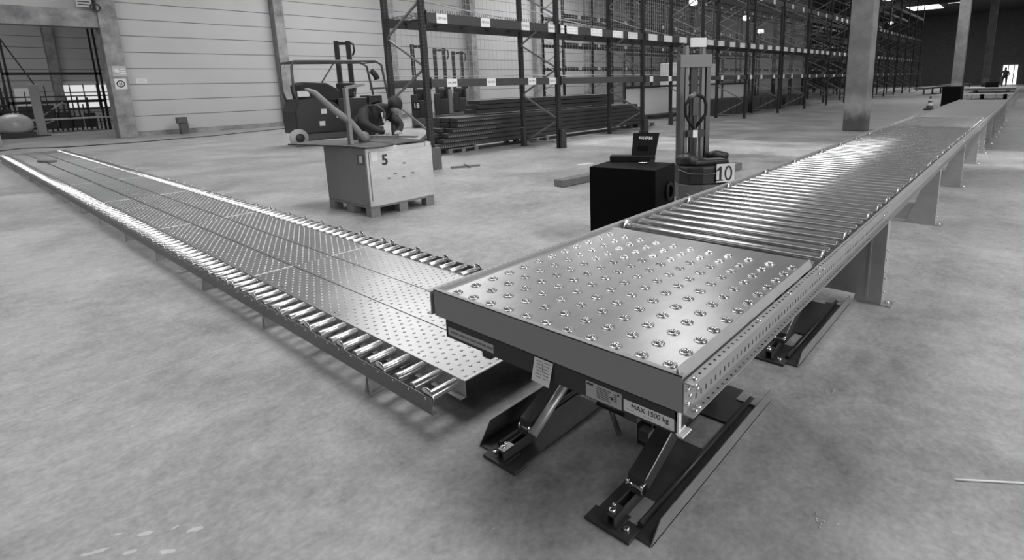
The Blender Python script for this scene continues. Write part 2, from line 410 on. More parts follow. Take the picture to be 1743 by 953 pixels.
# module 0: ball-transfer deck + first rollers
RX = [2.235 + P0 * k for k in range(200)]
x0 = 1.105
t0 = module('ball_transfer_conveyor', 'galvanised conveyor head with a ball transfer deck and rollers, resting on the lift tables', x0, 3.50, [x for x in RX if x < 3.49], [(3.46, True)], perf=True)
# perforations on the near rails
for sd in (-1, 1):
    y = YR if sd < 0 else YL; m = MB(); L = 2.39; n = int(L / 0.0285)
    for k in range(1, n):
        xx = .035 + k * .0285
        if xx > L - .02: break
        m.lathe([(0, .0004), (.0042, .0004), (.0042, 0)], (xx, y + sd * .009, ZT), 8, 'z')
        a = y + sd * .0004
        m.box(xx - .0025, xx + .0025, min(y, a) - .0002, max(y, a) + .0002, .516, .530)
        m.lathe([(0, .0004), (.0036, .0004), (.0036, 0)], (xx + .012, y + sd * .015, .503), 8, 'z')
    o = m.build('perforations', HOLE, t0); o['kind'] = 'stuff'
# front plate
g = MB(); g.box(0, .003, .573, 1.556, .503, .602); g.box(.0, .018, .573, 1.556, .598, .602)
g.build('front_plate', PLATE, t0, bevel=.0008)
# deck sheet + raised side lips
B(.003, 1.110, .590, 1.556, .588, .592).build('deck_plate', BALLDECK, t0)
g = MB(); g.prism([(.592, .592), (.592, .617), (.589, .617), (.578, .588), (.581, .588)], 'x', .004, 1.05)
g.build('side_lip', RAIL, t0)
g = MB(); g.prism([(1.548, .592), (1.548, .604), (1.552, .604), (1.574, .588), (1.570, .588)], 'x', .02, 1.10)
g.build('side_lip', RAIL, t0)
for p in ((.03, YR - .012, ZT, 'z', .006), (.015, YR, .565, 'y', -.008), (.015, YR, .525, 'y', -.008), (.055, YR, .558, 'y', -.008), (.085, YR, .572, 'y', -.008), (.05, YR - .015, .503, 'z', .006), (.03, YR - .015, .503, 'z', .006),
          (.45, YR - .01, ZT, 'z', .006), (.72, YR - .01, ZT, 'z', .006), (1.06, YR - .01, ZT, 'z', .006), (1.10, YR, .55, 'y', -.006), (1.16, YR, .552, 'y', -.006)):
    bolts(t0, [(p[:3], p[3], .0075, p[4])])
# ball units
m = MB(); m.lathe([(.012, .0), (.0125, .003), (.0145, .0045), (.018, .003), (.0195, .0)], (0, 0, 0), 20)
m.lathe([(0, .0105)] + [(.0095 * math.sin(a), .001 + .0095 * math.cos(a)) for a in (.3, .6, .9, 1.2, 1.5)] + [(.0118, .0006), (.012, .001)], (0, 0, 0), 16)
BALL = m.mesh('ball_unit', mat('ball_steel', .42, .22, .95))
pts = [(1.154 + .0851 * i - x0, .634 + .0846 * j, .592) for i in range(12) for j in range(11)]
pts.sort(key=lambda p: (p[0] + x0) ** 2 + p[1] ** 2)
for p in pts[:100]:
    o = bpy.data.objects.new('ball_unit', BALL); COL.objects.link(o); o.parent = t0; o.location = p
far = MB(); bverts = [v.co[:] for v in BALL.vertices]; bf = [tuple(p.vertices) for p in BALL.polygons]
for p in pts[100:]: far.add([(v[0] + p[0], v[1] + p[1], v[2] + p[2]) for v in bverts], bf, True)
o = far.build('ball_unit', CHROME, t0); o['kind'] = 'stuff'

# roller sections beyond
secs = [(3.50, 5.70), (5.70, 7.83), (7.83, 9.99), (9.99, 11.50)]
labs = ['grey steel roller conveyor section right behind the ball transfer head', 'second steel roller conveyor section, past the black box', 'third steel roller conveyor section before the sunlit stripe', 'bright last roller section before the flat cover plates']
legsx = [5.68, 7.81, 9.98, None]
for (a, b), lab, lx in zip(secs, labs, legsx):
    module('roller_conveyor', lab, a, b, [x for x in RX if a + .01 < x < b - .01], [(lx, False)] if lx else [(b - .1, False)], group='main conveyor sections')
# covered sections
covs = [(11.52, 14.5), (14.5, 16.85), (16.85, 19.35)]
clab = ['conveyor section with flat grey cover plate, right after the last rollers', 'middle conveyor section with flat grey cover plate', 'farthest plate-covered conveyor section beside the black pillar guard']
for (a, b), lab in zip(covs, clab):
    t = module('covered_conveyor', lab, a, b, [], [(b - .05, False), ((a + b) / 2, False)], group='plate covered conveyor sections')
    B(.005, b - a - .005, YR + .012, YL - .02, .575, .584).build('cover_plate', PLATEFAR, t)
for i, (a, b) in enumerate([(19.4, 24.0), (24.0, 29.0), (29.0, 33.2)]):
    t = thing('conveyor_side_frame', ['single conveyor side frame continuing on the right after the cover plates', 'second conveyor side frame towards the far end', 'last conveyor side frame, in front of the stacked slabs'][i], 'conveyor', (a, 0, 0), 0, 'far conveyor side frames')
    m = MB(); channel(m, 0, b - a - .004, -1); r = m.build('side_rail', RAIL, t)
    for q in (.5, .98):
        x_ = (b - a) * q - .08
        lg = MB().prism([(YR, .006), (YR + .2, .006), (YR + .045, .5), (YR, .5)], 'x', x_ - .0015, x_ + .0015); lg.box(x_, x_ + .075, YR - .023, YR - .02, .006, .497); lg = lg.build('leg', GALV, t)
        B(x_ - .01, x_ + .1, YR - .075, YR + .1, 0, .006).build('foot_plate', GALV, lg)

# ------------------------------------------------------------------ low conveyor (runs along +Y)
Z1 = 0.150
XA, XB, XC, XD = 1.10, 1.262, 2.08, 2.242
LP = 2.095 / 19
rm = MB(); Lr = .140; r = .0212
rm.lathe([(0, 0), (.012, 0), (.0165, .002), (r * .93, .003), (r, .006), (r, Lr - .006), (r * .93, Lr - .003), (0, Lr)], (0, 0, 0), 16, 'x')
rm.lathe([(.005, -.016), (.005, Lr + .012)], (0, 0, 0), 8, 'x'); rm.lathe([(0, -.017), (.006, -.016), (.006, -.011), (0, -.011)], (0, 0, 0), 8, 'x')
LOWR = rm.mesh('short_roller', ROLLLOW)
LRING = MB().lathe([(.015, 0), (.0405, 0), (.042, .002), (.0405, .004), (.015, .004), (.015, 0)], (0, 0, 0), 20, 'x').mesh('guide_ring', CHROME)
def dimple_mesh(x0, x1, y0, y1):
    m = MB(); m.box(x0, x1, y0, y1, Z1 - .003, Z1)
    nx = max(1, int(round((x1 - x0 - .02) / .0445))); j = 0; y = y0 + .03
    prof = [(.0085, 0), (.0065, .0022), (.0035, .0038), (0, .0044)]
    while y < y1 - .015:
        for i in range(nx):
            xx = x0 + .028 + i * .0445 + (.022 if j % 2 else 0)
            if xx < x1 - .012: m.lathe(prof, (xx, y, Z1), 8, 'z')
        y += .0465; j += 1
    return m.mesh('dimpled_panel', DECK)
LEN = 2.095
pan = [dimple_mesh(XB, 1.516, 0, LEN - .004), dimple_mesh(1.518, 1.788, 0, LEN - .004), dimple_mesh(1.790, XC, 0, LEN - .004)]
pan_s = None
def low_section(y0, L, label, nr):
    t = thing('low_roller_conveyor', label, 'conveyor', (0, y0, 0), 0, 'low floor conveyor sections')
    for k, xx in enumerate((XA, XD)):
        g = B(xx - .0015, xx + .0015, 0, L - .003, .08, Z1); s = 1 if k == 0 else -1
        lo, hi = sorted((xx, xx + s * .02)); g.box(lo, hi, 0, L - .003, .08, .083)
        g.build('side_rail', LOWRAIL, t)
    for xx, s in ((XB, -1), (XC, 1)):
        g = B(xx - .0015, xx + .0015, 0, L - .003, .08, Z1 + .002); lo, hi = sorted((xx, xx + s * .028)); g.box(lo, hi, 0, L - .003, .08, .083)
        g.build('inner_rail', GALV, t)
    for me in (pan if L > 2 else pan_short):
        o = bpy.data.objects.new('dimpled_panel', me); COL.objects.link(o); o.parent = t
    # bright butt joints and bolt holes of the panels
    for a_, b_ in ((XB, 1.516), (1.79, XC)): B(a_, b_, 0, .011, Z1, Z1 + .003).build('joint_strip', WHITE, t)
    for a_ in (1.517, 1.789): B(a_ - .003, a_ + .003, 0, L - .003, Z1 - .002, Z1 + .0006).build('panel_gap', HOLE, t)
    g = MB(); t_h = t
    for yy in (.35, 1.05, 1.75):
        if yy > L: continue
        for xx in (1.29, 1.50, 1.535, 1.77, 1.805, 2.06):
            g.lathe([(0, .0006), (.006, .0006), (.006, 0)], (xx, yy, Z1), 8); g.lathe([(0, .0006), (.006, .0006), (.006, 0)], (xx, yy + .05, Z1), 8)
    g.build('bolt_holes', HOLE, t)['kind'] = 'stuff'
    for s, xx in ((0, XA + .012), (1, XC + .012)):
        for k in range(nr):
            o = bpy.data.objects.new('short_roller', LOWR); COL.objects.link(o); o.parent = t; o.location = (xx, .04 + LP * k, .138)
            if k % 3 == 0:
                q = bpy.data.objects.new('guide_ring', LRING); COL.objects.link(q); q.parent = o; q.location = (-.006, 0, 0) if s == 0 else (Lr + .003, 0, 0)
    for yy in (.45, 1.55):
        if yy > L: continue
        for xx in (XA, XC - .06):
            g = B(xx - .004, xx + .07, yy, yy + .05, 0, .004); g.prism([(yy, 0), (yy + .05, 0), (yy + .03, .085), (yy + .02, .085)], 'x', xx + .0, xx + .003); g.box(xx, xx + .07, yy + .022, yy + .028, 0, .08)
            g.build('foot', GALV, t)
    for yy in (.35, L / 2, L - .3): B(XA, XD, yy, yy + .03, .083, .10).build('cross_tie', STEELD, t)
    return t
pan_short = [dimple_mesh(XB, 1.516, 0, 1.19), dimple_mesh(1.518, 1.788, 0, 1.19), dimple_mesh(1.790, XC, 0, 1.19)]
ords = ['nearest low roller conveyor section, its end tucked beside the lift', 'second low conveyor section from the lift', 'third low conveyor section from the lift', 'fourth low conveyor section from the lift', 'fifth low conveyor section from the lift', 'sixth low conveyor section from the lift', 'seventh low conveyor section from the lift', 'short last low conveyor section nearest the left wall']
for i in range(8):
    y0 = 1.612 + 2.095 * i
    low_section(y0, LEN if i < 7 else 1.2, ords[i], 19 if i < 7 else 10)
    # every second section carries 19 rollers worth of length: fill the joint pitch
tag(B(1.47, 1.60, 14.0, 14.4, Z1 + .005, Z1 + .045, rot=.3).build('timber_block', TIMBER), 'small dark timber block lying on the far end of the low conveyor deck', 'block')

# ------------------------------------------------------------------ scissor lifts
def lift(name, label, x0, L, front):
    t = thing(name, label, 'lift table', (x0, 0, 0))
    # base: right and left rails with skirts
    for s in (-1, 1):
        def Y(d): return 0.69 + d if s < 0 else 1.42 - d     # d = distance inward from outer skirt
        g = MB()
        a, b = sorted((Y(0), Y(.003))); zt = .058 if s < 0 else .08
        g.prism([(.045, .002), (L - .0, .002), (L - .02, zt), (.105, zt)], 'y', a, b)
        base = g.build('skirt', GREYP if s < 0 else DARKP, t)
        g = MB(); a, b = sorted((Y(0), Y(.066))); g.prism([(.05, .001), (L - .02, .001), (L - .02, .006), (.05, .006)], 'y', a, b)
        g.tube([(.09, Y(.062), .014), (L - .04, Y(.062), .014)], .010, 10)
        g.build('guide_channel', DARKP, t)
        g = MB(); a, b = sorted((Y(.07), Y(.205)))
        if front:
            g.box(.07, .53, a, b, .003, .009); g.box(.73, L - .01, a, b, .003, .009)
            g.box(.53, .73, *sorted((Y(.185), Y(.205))), .003, .009)
        else:
            g.box(.05, .23, a, b, .003, .009); g.box(.23, .40, *sorted((Y(.175), Y(.205))), .003, .009)
            g.box(.23, .40, *sorted((Y(.125), Y(.14))), .003, .009); g.box(.40, L - .12, a, b, .003, .009); g.box(.23, .4, *sorted((Y(.07), Y(.08))), .003, .009)
        g.build('base_plate', DARKP, t)
        # foot with fixing bracket
        a, b = sorted((Y(.055), Y(.215)))
        g = B(.015, .075, a, b, .0, .012); fp = g.build('foot_plate', DARKP, t, bevel=.001)
        ym = Y(.13)
        g = B(.03, .19, ym - .016, ym - .011, .012, .050); g.box(.03, .19, ym + .011, ym + .016, .012, .050); g.box(.03, .085, ym - .016, ym + .016, .045, .050); g.box(.03, .10, ym - .03, ym + .03, .012, .016)
        g.build('hinge_bracket', DARKP2, t, bevel=.002)
        bolts(fp, [((.05, ym + .005, .05), 'z', .011, .008), ((.05, Y(.085), .012), 'z', .011, .010), ((.07, ym + .012, .05), 'z', .006, .008)])
        if s > 0:
            g = B(.035, .085, ym - .014, ym + .014, .0505, .052); g.build('sticker', WHITE, fp)
        if front: B(.085, .20, *sorted((Y(.07), Y(.115))), .0092, .0105).build('pale_foot_sheet', GALV, t)  # pale sheet added to make the foot area lighter
        # arm: fixed end low at the front, rises towards the far end
        g = MB(); ya = .82 if s < 0 else 1.30; wA = .062 if s < 0 else .06
        # broad outer arm
        g.prism([(.155, .045), (.175, .092), (L - .05, .41), (L - .02, .37), (.20, .045)], 'y', ya - wA / 2, ya + wA / 2)
        g.build('scissor_arm', DARKP, t, bevel=.002)
        g = MB(); yb = Y(.20) - s * .01
        g.prism([(.10, .40), (.13, .42), (L - .08, .075), (L - .12, .04)], 'y', yb - .012, yb + .012)
        g.build('scissor_arm', DARKP, t, bevel=.002)
        # hinge pin and roller
        hp = wA / 2 - .012; g = MB().tube([(.172, ya - hp - .004, .062), (.172, ya + hp + .004, .062)], .010, 12); g.tube([(.172, ya - hp - .014, .062), (.172, ya - hp - .002, .062)], .017, 12); g.tube([(.172, ya + hp + .002, .062), (.172, ya + hp + .012, .062)], .014, 12)
        g.build('hinge_pin', CHROME, t)
        if s > 0:
            g = MB().tube([(.14, 1.235, .075), (.40, 1.235, .235)], .017, 14); g.build('hydraulic_cylinder', GALV, t)
        else:
            g = MB().tube([(.18, ya - wA / 2 - .0012, .094), (.37, ya - wA / 2 - .0012, .187)], .0016, 6); g.build('hose_line', WHITE, t)
    # torque shaft, rollers and hydraulics between the arms
    g = MB().tube([(.62, .86, .17), (.62, 1.2, .17)], .02, 12); g.tube([(.42, .90, .10), (.42, 1.15, .10)], .012, 10); g.box(.40, .46, .90, .96, .02, .12); g.box(.5, .58, 1.0, 1.1, .05, .12)
    g.build('cross_shaft', DARKP2, t)
    g = MB().tube([(.33, .99, .08), (.42, 1.08, .07), (.5, 1.16, .06)], .010, 8); g.box(.36, .40, .89, .93, .07, .11)
    g.build('hydraulic_fitting', FKLIGHT, t)
    g = MB().box(L - .10, L - .02, .70, .80, .0, .014); bolt(g, (L - .05, .75, .014), 'z', .012, .01); g.build('rear_foot', GALV, t)
    g = MB().box(L - .13, L - .02, .90, 1.20, .0, .05); g.build('rear_beam', DARKP2, t)
    MB().bar((L - .14, .98, .17), (L - .03, .80, .15), .012, .055).build('rear_link', GREYP, t)
    # top frame
    zt0, zt1 = (.433, .500)
    g = MB()
    fx = 0.0
    if front:
        g.box(fx + .0, fx + .006, .589, 1.505, zt0, zt1 - .004); g.box(fx, L, .589, .595, .47, .498); g.box(fx, L, 1.499, 1.505, zt0, .498)
    else:
        g.box(0, L, .66, .70, .45, .50); g.box(0, L, 1.40, 1.44, .45, .50); g.box(0, .04, .66, 1.44, .45, .5)
    g.box(L - .04, L, .66, 1.44, .45, .5); g.box(0.02, L, .72, .76, .40, .5); g.box(0.02, L, 1.30, 1.34, .40, .5)
    g.box(.02, .10, .60, 1.49, .485, .50)
    g.build('top_frame', DARKP2, t)
    if front:
        g = B(fx - .001, fx + .012, .584, .589, .438, .498); g.box(fx - .001, fx + .045, .5885, .5925, .430, .438); g.box(fx-.001, fx + .045, .572, .5925, .430, .434)
        g.build('corner_guard', WHITE, t)
    return t
LX = 1.112
lt = lift('scissor_lift_table', 'black scissor lift table under the ball deck, marked MAX 1500 kg', LX, 1.0, True)
lift('scissor_lift_table', 'second black scissor lift table, behind the first under the rollers', 2.40, 1.0, False)
# labels on the front of the top frame (local x slightly in front of 0)
def label(name, y0, y1, z0, z1, m=WHITE, x=-.0012):
    return B(x, x + .001, y0, y1, z0, z1).build(name, m, lt)
s1 = label('load_sign', .597, .748, .440, .474); s1['label'] = 'white sign with black letters MAX 1500 kg'
text('lettering', 'MAX 1500 kg', .020, INK, s1, (-.0015, .668, .4615), RX_NEGX)
g = MB(); g.box(-.0016, -.0012, .715, .738, .448, .4495); g.box(-.0016, -.0012, .66, .69, .4465, .448); g.box(-.0016, -.0012, .603, .625, .444, .4455); g.build('small_print', LABELG, s1)
s2 = label('type_plate', .755, .876, .436, .484, LABELG); g = MB()
for k in range(7): g.box(-.0016, -.0012, .79 + (k % 3) * .004, .838, .476 - .0052 * k, .4777 - .0052 * k)
g.box(-.0016, -.0012, .85, .872, .474, .480); g.box(-.0016, -.0012, .762, .768, .474, .480); g.box(-.0016, -.0012, .783, .790, .455, .463)
for k in range(4): g.box(-.0016, -.0012, .7705, .782, .472 - .006 * k, .474 - .006 * k)
g.build('print', INK, s2)
g = MB().add([(-.002, .998, .494), (-.002, 1.072, .494), (-.014, 1.078, .420), (-.016, 1.006, .418), (-.001, .998, .494), (-.001, 1.072, .494), (-.013, 1.078, .420), (-.015, 1.006, .418)], [(0, 1, 2, 3), (7, 6, 5, 4), (0, 4, 5, 1), (1, 5, 6, 2), (2, 6, 7, 3), (3, 7, 4, 0)])
tg = g.build('paper_tag', WHITE, lt); tg['label'] = 'hanging white paper tag with handwritten notes'
g = MB()
for k in range(6):
    zz = .486 - k * .0095; xx = -.003 - (.494 - zz) * .16
    g.box(xx - .0008, xx - .0004, 1.04, 1.04 + .022 - .004 * (k % 2), zz, zz + .0012); g.box(xx - .0008, xx - .0004, 1.006 + .003 * (k % 3), 1.030, zz, zz + .0012)
g.box(-.0085, -.008, 1.034, 1.0355, .44, .485)
g.build('handwriting', INK, tg)
s3 = label('warning_strip', 1.26, 1.492, .444, .474, LABELG); s3['label'] = 'long grey safety label with small lettering'
g = MB(); yy = 1.478
for wd_ in (.042, .034, .010, .034, .018, .02, .028):
    g.box(-.0017, -.0012, yy - wd_, yy, .4555, .4635); yy -= wd_ + .005
g.build('print', mat('pale_print', .17, .7), s3)

# ------------------------------------------------------------------ crate with pallet
CX0, CX1, CY0, CY1 = 2.965, 3.775, 5.155, 6.04
ct = thing('pallet_crate', 'pale wooden crate wrapped in film on a pallet, stencilled with a 5', 'crate', (CX0, CY0, 0))
LXc, LYc = CX1 - CX0, CY1 - CY0
zb = .115
B(0, LXc, 0, LYc, zb, .725).build('crate_body', WOODP, ct, bevel=.006)
g = B(-.004, -.0005, .01, LYc - .01, zb + .005, .722); g.build('crate_end_shade', WOODG, ct)  # sheet over the end face, its shade put into the darker grey
g = MB()
g.box(LXc - .075, LXc, -.012, 0, zb, .725); g.box(0, LXc - .075, -.010, 0, zb, zb + .06); g.box(.0, .02, -.008, 0, zb + .06, .725)
g.build('crate_batten', WOODP, ct, bevel=.003)
g = B(.02, LXc + .004, -.016, -.013, zb - .004, .715); wf = MB()
N = 30; vs = []; fs = []
for i in range(N + 1):
    for j in range(14):
        vs.append((.03 + (LXc + .004 - .03) * i / N, -.0135 - .004 * random.random() * min(1, i / 12), zb + .0 + (.68 - zb) * j / 13))
for i in range(N):
    for j in range(13): fs.append((i * 14 + j, (i + 1) * 14 + j, (i + 1) * 14 + j + 1, i * 14 + j + 1))
wf.add(vs, fs, True); wf.build('stretch_film', WRAP, ct)
g = MB()
for yy in (0, LYc / 2 - .05, LYc - .1):
    for xx in (0, LXc / 2 - .06, LXc - .11): g.box(xx, xx + .11, yy, yy + .1, .0, .09)
g.box(0, LXc, 0, LYc, .09, zb)
g.build('pallet', WOODG, ct, bevel=.003)
text('stencil_number', '5', .15, INK, ct, (.205, -.0185, .585), RX_NEGY, bold=.004)
g = B(.045, .12, -.0195, -.018, .59, .69); g.build('paper_label', WHITE, ct)
g = B(-.008, -.004, .03, .17, .55, .66); pb = g.build('dark_patch', mat('patch', .12, .6), ct); B(-.0095, -.008, .06, .12, .575, .645).build('paper_label', WHITE, pb)
g = MB()
for p in ((.42, .52), (.30, .42), (.52, .40), (.40, .37), (.22, .38)): g.box(p[0], p[0] + .035, -.020, -.0185, p[1], p[1] + .014)
g.build('scribbles', mat('faint', .16, .7), ct)
# boards on the crate
def poly_slab(name, pts, z0, z1, m, label, cat, tilt=None):
    n = len(pts); zs = tilt or [0] * n
    vs = [(p[0], p[1], z0 + zs[i]) for i, p in enumerate(pts)] + [(p[0], p[1], z1 + zs[i]) for i, p in enumerate(pts)]
    mb = MB().add(vs, [tuple(range(n))[::-1], tuple(range(n, 2 * n))] + [(i, (i + 1) % n, n + (i + 1) % n, n + i) for i in range(n)])
    return tag(mb.build(name, m), label, cat)
poly_slab('board', [(2.74, 6.42), (2.93, 5.55), (2.94, 5.10), (3.05, 5.03), (3.30, 5.15), (3.36, 6.2), (3.1, 6.5)], .727, .744, BOARD, 'thin dark board lying on the crate and jutting out over its left side', 'board')
poly_slab('board', [(3.34, 5.16), (3.45, 5.10), (3.74, 5.16), (3.80, 5.9), (3.62, 6.06), (3.5, 6.0), (3.42, 5.9)], .728, .740, BOARD, 'crumpled flat sheet on the crate top, right of the dark board', 'sheet', [0.0, .02, .004, 0, .01, .01, .0])
tag(MB().bar((3.50, 5.95, .778), (3.74, 5.35, .775), .05, .02).build('plank', TIMBER), 'narrow plank lying across the sheet on the crate', 'plank')
# strut stand
st = thing('strut_stand', 'blurred grey upright strut with a diagonal brace standing on the crate', 'stand', (3.06, 5.6, .746))
MB().bar((0, 0, 0), (.0, 0, .60), .06, .04).build('post', STRUT, st, bevel=.004)
MB().tube([(-.42, .02, .60), (-.33, .02, .56), (-.15, .015, .38), (.02, .01, .24), (.10, 0, .13), (.15, 0, .04)], [.012, .03, .035, .04, .04, .035], 8).build('diagonal_brace', STRUT, st)
MB().bar((0, 0, .60), (.22, .0, .63), .05, .03).build('top_arm', STRUT, st)
g = MB().lathe([(0, 0), (.06, 0), (.07, .04), (.05, .10), (0, .12)], (.22, .1, 0), 10); g.build('grey_bundle', FKLIGHT, st)

# ------------------------------------------------------------------ person leaning over the crate
def skin_body(name, verts, edges, radii, m, parent=None, sub=2, root=0):
    me = bpy.data.meshes.new(name); me.from_pydata(verts, edges, []); me.materials.append(m)
    o = bpy.data.objects.new(name, me); COL.objects.link(o)
    if parent: o.parent = parent
    md = o.modifiers.new('skin', 'SKIN'); md.use_smooth_shade = True
    sv = me.skin_vertices[0].data
    for i, r in enumerate(radii): sv[i].radius = (r, r) if not isinstance(r, tuple) else r; sv[i].use_root = (i == root)
    sb = o.modifiers.new('sub', 'SUBSURF'); sb.levels = sub; sb.render_levels = sub
    return o
# local frame: origin at the floor between the feet, leaning towards +u = direction to the head
pe = thing('person', 'person in dark work jacket bent over the crate with head down', 'person', (4.02, 6.66, 0), 0)
# torso leans from pelvis to head; head towards (-y,+x)
V = [(-.12, .14, .78), (-.06, .07, .93), (.00, -.04, 1.02), (.04, -.12, 1.06), (.06, -.20, 1.085), (.08, -.27, 1.10),   # pelvis..neck..head base
     (-.17, .0, 1.03), (-.24, -.14, .89), (-.14, -.30, .80), (-.09, -.37, .775),         # left arm (towards image left)
     (.19, -.06, .99), (.23, -.22, .86), (.10, -.40, .80), (.03, -.46, .775),             # right arm
     (-.22, .20, .74), (-.24, .10, .42), (-.24, .16, .08),                              # left leg
     (-.02, .24, .74), (.0, .16, .42), (.02, .22, .08)]
Eg = [(0, 1), (1, 2), (2, 3), (3, 4), (4, 5), (2, 6), (6, 7), (7, 8), (8, 9), (3, 10), (10, 11), (11, 12), (12, 13), (0, 14), (14, 15), (15, 16), (0, 17), (17, 18), (18, 19)]
Rr = [.15, .155, .165, .12, .055, .05, .085, .062, .042, .03, .085, .062, .042, .03, .095, .065, .05, .095, .065, .05]
body = skin_body('body', V, Eg, Rr, JACKET, pe)
# head
def blob(name, c, r, m, parent, rot=(0, 0, 0), seg=24, shape=None):
    bm = bmesh.new(); bmesh.ops.create_uvsphere(bm, u_segments=seg, v_segments=seg // 2, radius=1)
    for v in bm.verts:
        if shape: v.co = Vector(shape(v.co))
        v.co = Vector((v.co.x * r[0], v.co.y * r[1], v.co.z * r[2]))
    for f in bm.faces: f.smooth = True
    me = bpy.data.meshes.new(name); bm.to_mesh(me); bm.free(); me.materials.append(m)
    o = bpy.data.objects.new(name, me); COL.objects.link(o); o.parent = parent; o.location = c; o.rotation_euler = rot; return o
def headshape(p):
    x, y, z = p                    # face looks to -y
    k = 1.0 - .22 * max(0, -z) ** 1.5
    y2 = y * (1.0 if y < 0 else .95) - .12 * max(0, -z) * (1 if y < 0 else -.6)
    if y < -.75 and -.25 < z < .15 and abs(x) < .2: y2 -= .22 * (1 - abs(x) / .2)      # nose
    if y < -.5 and .12 < z < .3: y2 += .06                                             # eye hollow
    return (x * k, y2, z)
hd = blob('head', (.10, -.36, 1.10), (.078, .098, .118), SKIN, pe, (math.radians(66), 0, math.radians(-48)), 32, headshape)
blob('hair', (0, .014, .034), (.090, .112, .122), HAIR, hd, (0, 0, 0), 24, lambda p: (p[0], p[1] if p[1] > -.62 else -.62, p[2] if p[2] > -.45 else -.45))
for sx in (-1, 1): blob('ear', (.078 * sx, .01, -.005), (.012, .02, .03), SKIN, hd)
blob('eye', (.03, -.088, .022), (.012, .008, .008), INK, hd); blob('eye', (-.03, -.088, .022), (.012, .008, .008), INK, hd)
blob('mouth', (0, -.096, -.055), (.024, .006, .006), INK, hd)
# open collar / shirt front
MB().prism([(-.03, .0), (.03, .0), (.015, -.13), (-.008, -.13)], 'y', -.006, .006).build('shirt_front', SHIRT, pe).matrix_local = Matrix.Translation((-.02, -.24, 1.03)) @ Matrix.Rotation(math.radians(-25), 4, 'Z')
MB().tube([(-.13, -.10, 1.12), (-.06, -.19, 1.12), (-.01, -.25, 1.05), (-.02, -.25, .95)], .012, 8).build('jacket_collar', FKGREY, pe)
def hand(base, d, name):
    h = bpy.data.objects.new(name, None)
    vs = [(0, 0, 0), (.0, -.045, -.008), (.0, -.085, -.012)]; ed = [(0, 1), (1, 2)]; rr = [.022, .032, .028]
    for k, (ox, ln) in enumerate(((-.028, .055), (-.010, .066), (.010, .062), (.028, .05))):
        i = len(vs); vs += [(ox, -.09, -.012), (ox * 1.1, -.09 - ln * .55, -.006), (ox * 1.15, -.09 - ln, -.024)]
        ed += [(2, i), (i, i + 1), (i + 1, i + 2)]; rr += [.010, .009, .007]
    i = len(vs); vs += [(.034, -.04, -.01), (.052, -.07, -.02), (.05, -.095, -.028)]; ed += [(1, i), (i, i + 1), (i + 1, i + 2)]; rr += [.012, .010, .008]
    o = skin_body(name, vs, ed, rr, SKIN, pe, 2); o.location = base; o.rotation_euler = (0, 0, d); return o
hand((-.085, -.375, .785), -.4, 'hand'); hand((.02, -.475, .785), -.6, 'hand')
for p in ((-.24, .12, 0), (.02, .18, 0)):
    blob('shoe', (p[0], p[1] - .02, .045), (.05, .14, .05), BLACKR, pe, shape=lambda q: (q[0], q[1], max(q[2], -.8)))

# ------------------------------------------------------------------ black box with tool case
bx = thing('black_cabinet', 'large matt black box standing behind the conveyor', 'box', (3.77, 2.44, 0), math.radians(9))
def rl(x, y):   # world -> box local
    a = math.radians(-9); x -= 3.77; y -= 2.44; return (x * math.cos(a) - y * math.sin(a), x * math.sin(a) + y * math.cos(a))
B(-.215, .215, -.285, .285, 0, .65).build('carcass', BLACK, bx, bevel=.004)
g = MB().lathe([(.052, 0), (.075, .0), (.08, .01), (.075, .02), (.052, .02), (.052, 0)], (.06, -.287, .44), 24, 'y'); g.build('round_vent', BLACKR, bx).location = (0, -.02, 0)
tc = thing('tool_case', 'open black tool case with its lid standing up, on the black box', 'case', (3.99, 2.52, .65), math.radians(-62))
B(-.24, .14, -.07, .05, 0, .05).build('case_base', BLACKR, tc, bevel=.006)
ld = MB().prism([(-.10, 0), (.10, 0), (.135, .20), (-.085, .20)], 'y', -.012, .02).build('case_lid', BLACKR, tc, bevel=.006); ld.location = (.04, -.01, .04); ld.rotation_euler = (math.radians(-8), 0, 0)
text('brand_lettering', 'Makita', .044, WHITE, ld, (.02, -.0135, .155), (PI / 2, PI, 0), bold=.0008)
B(-.045, .045, -.018, -.011, .05, .09).build('case_recess', BLACK, ld, bevel=.004)
g = MB().tube([(-.04, -.012, .195), (-.035, -.012, .21), (.035, -.012, .21), (.04, -.012, .195)], .006, 8); g.build('case_handle', BLACKR, ld)
B(.1, .14, -.09, -.06, 0, .02).build('latch', CHROME, tc)
tag(MB().tube([(3.80, 2.40, .66), (3.84, 2.36, .662), (3.90, 2.37, .66)], .008, 8).build('shackle', CHROME), 'small chrome fitting lying on the black box', 'fitting')

# ------------------------------------------------------------------ pallet stacker 10
sa = math.radians(-38)
sk = thing('pallet_stacker', 'black electric pallet stacker numbered 10 with loop tiller', 'stacker', (5.66, 2.70, 0), sa)
g = MB(); pl = [(-.31, .17), (-.33, -.02), (-.27, -.14), (-.12, -.19), (.22, -.205), (.30, -.13), (.33, .0), (.31, .17)]
g.prism(pl, 'z', .03, .20); g.build('lower_skirt', FKGREY, sk, bevel=.01)
g = MB(); g.prism([(x * .98, y * .98) for x, y in pl], 'z', .20, .40); g.build('chassis', FKBODY, sk, bevel=.02)
g = MB(); g.prism([(-.27, .15), (-.27, -.05), (-.18, -.12), (.14, -.12), (.25, -.06), (.27, .15)], 'z', .40, .46); g.build('cover', FKBODY, sk, bevel=.02)
g = MB().tube([(-.26, .1, .44), (-.22, -.02, .46), (-.12, -.06, .45)], [.07, .085, .05], 12); g.build('left_hood', FKBODY, sk)
g = MB().tube([(.02, .04, .49), (.12, .03, .50), (.16, .02, .49), (.26, .02, .47)], [.03, .045, .05, .045], 12); g.build('motor_housing', FKBODY, sk)
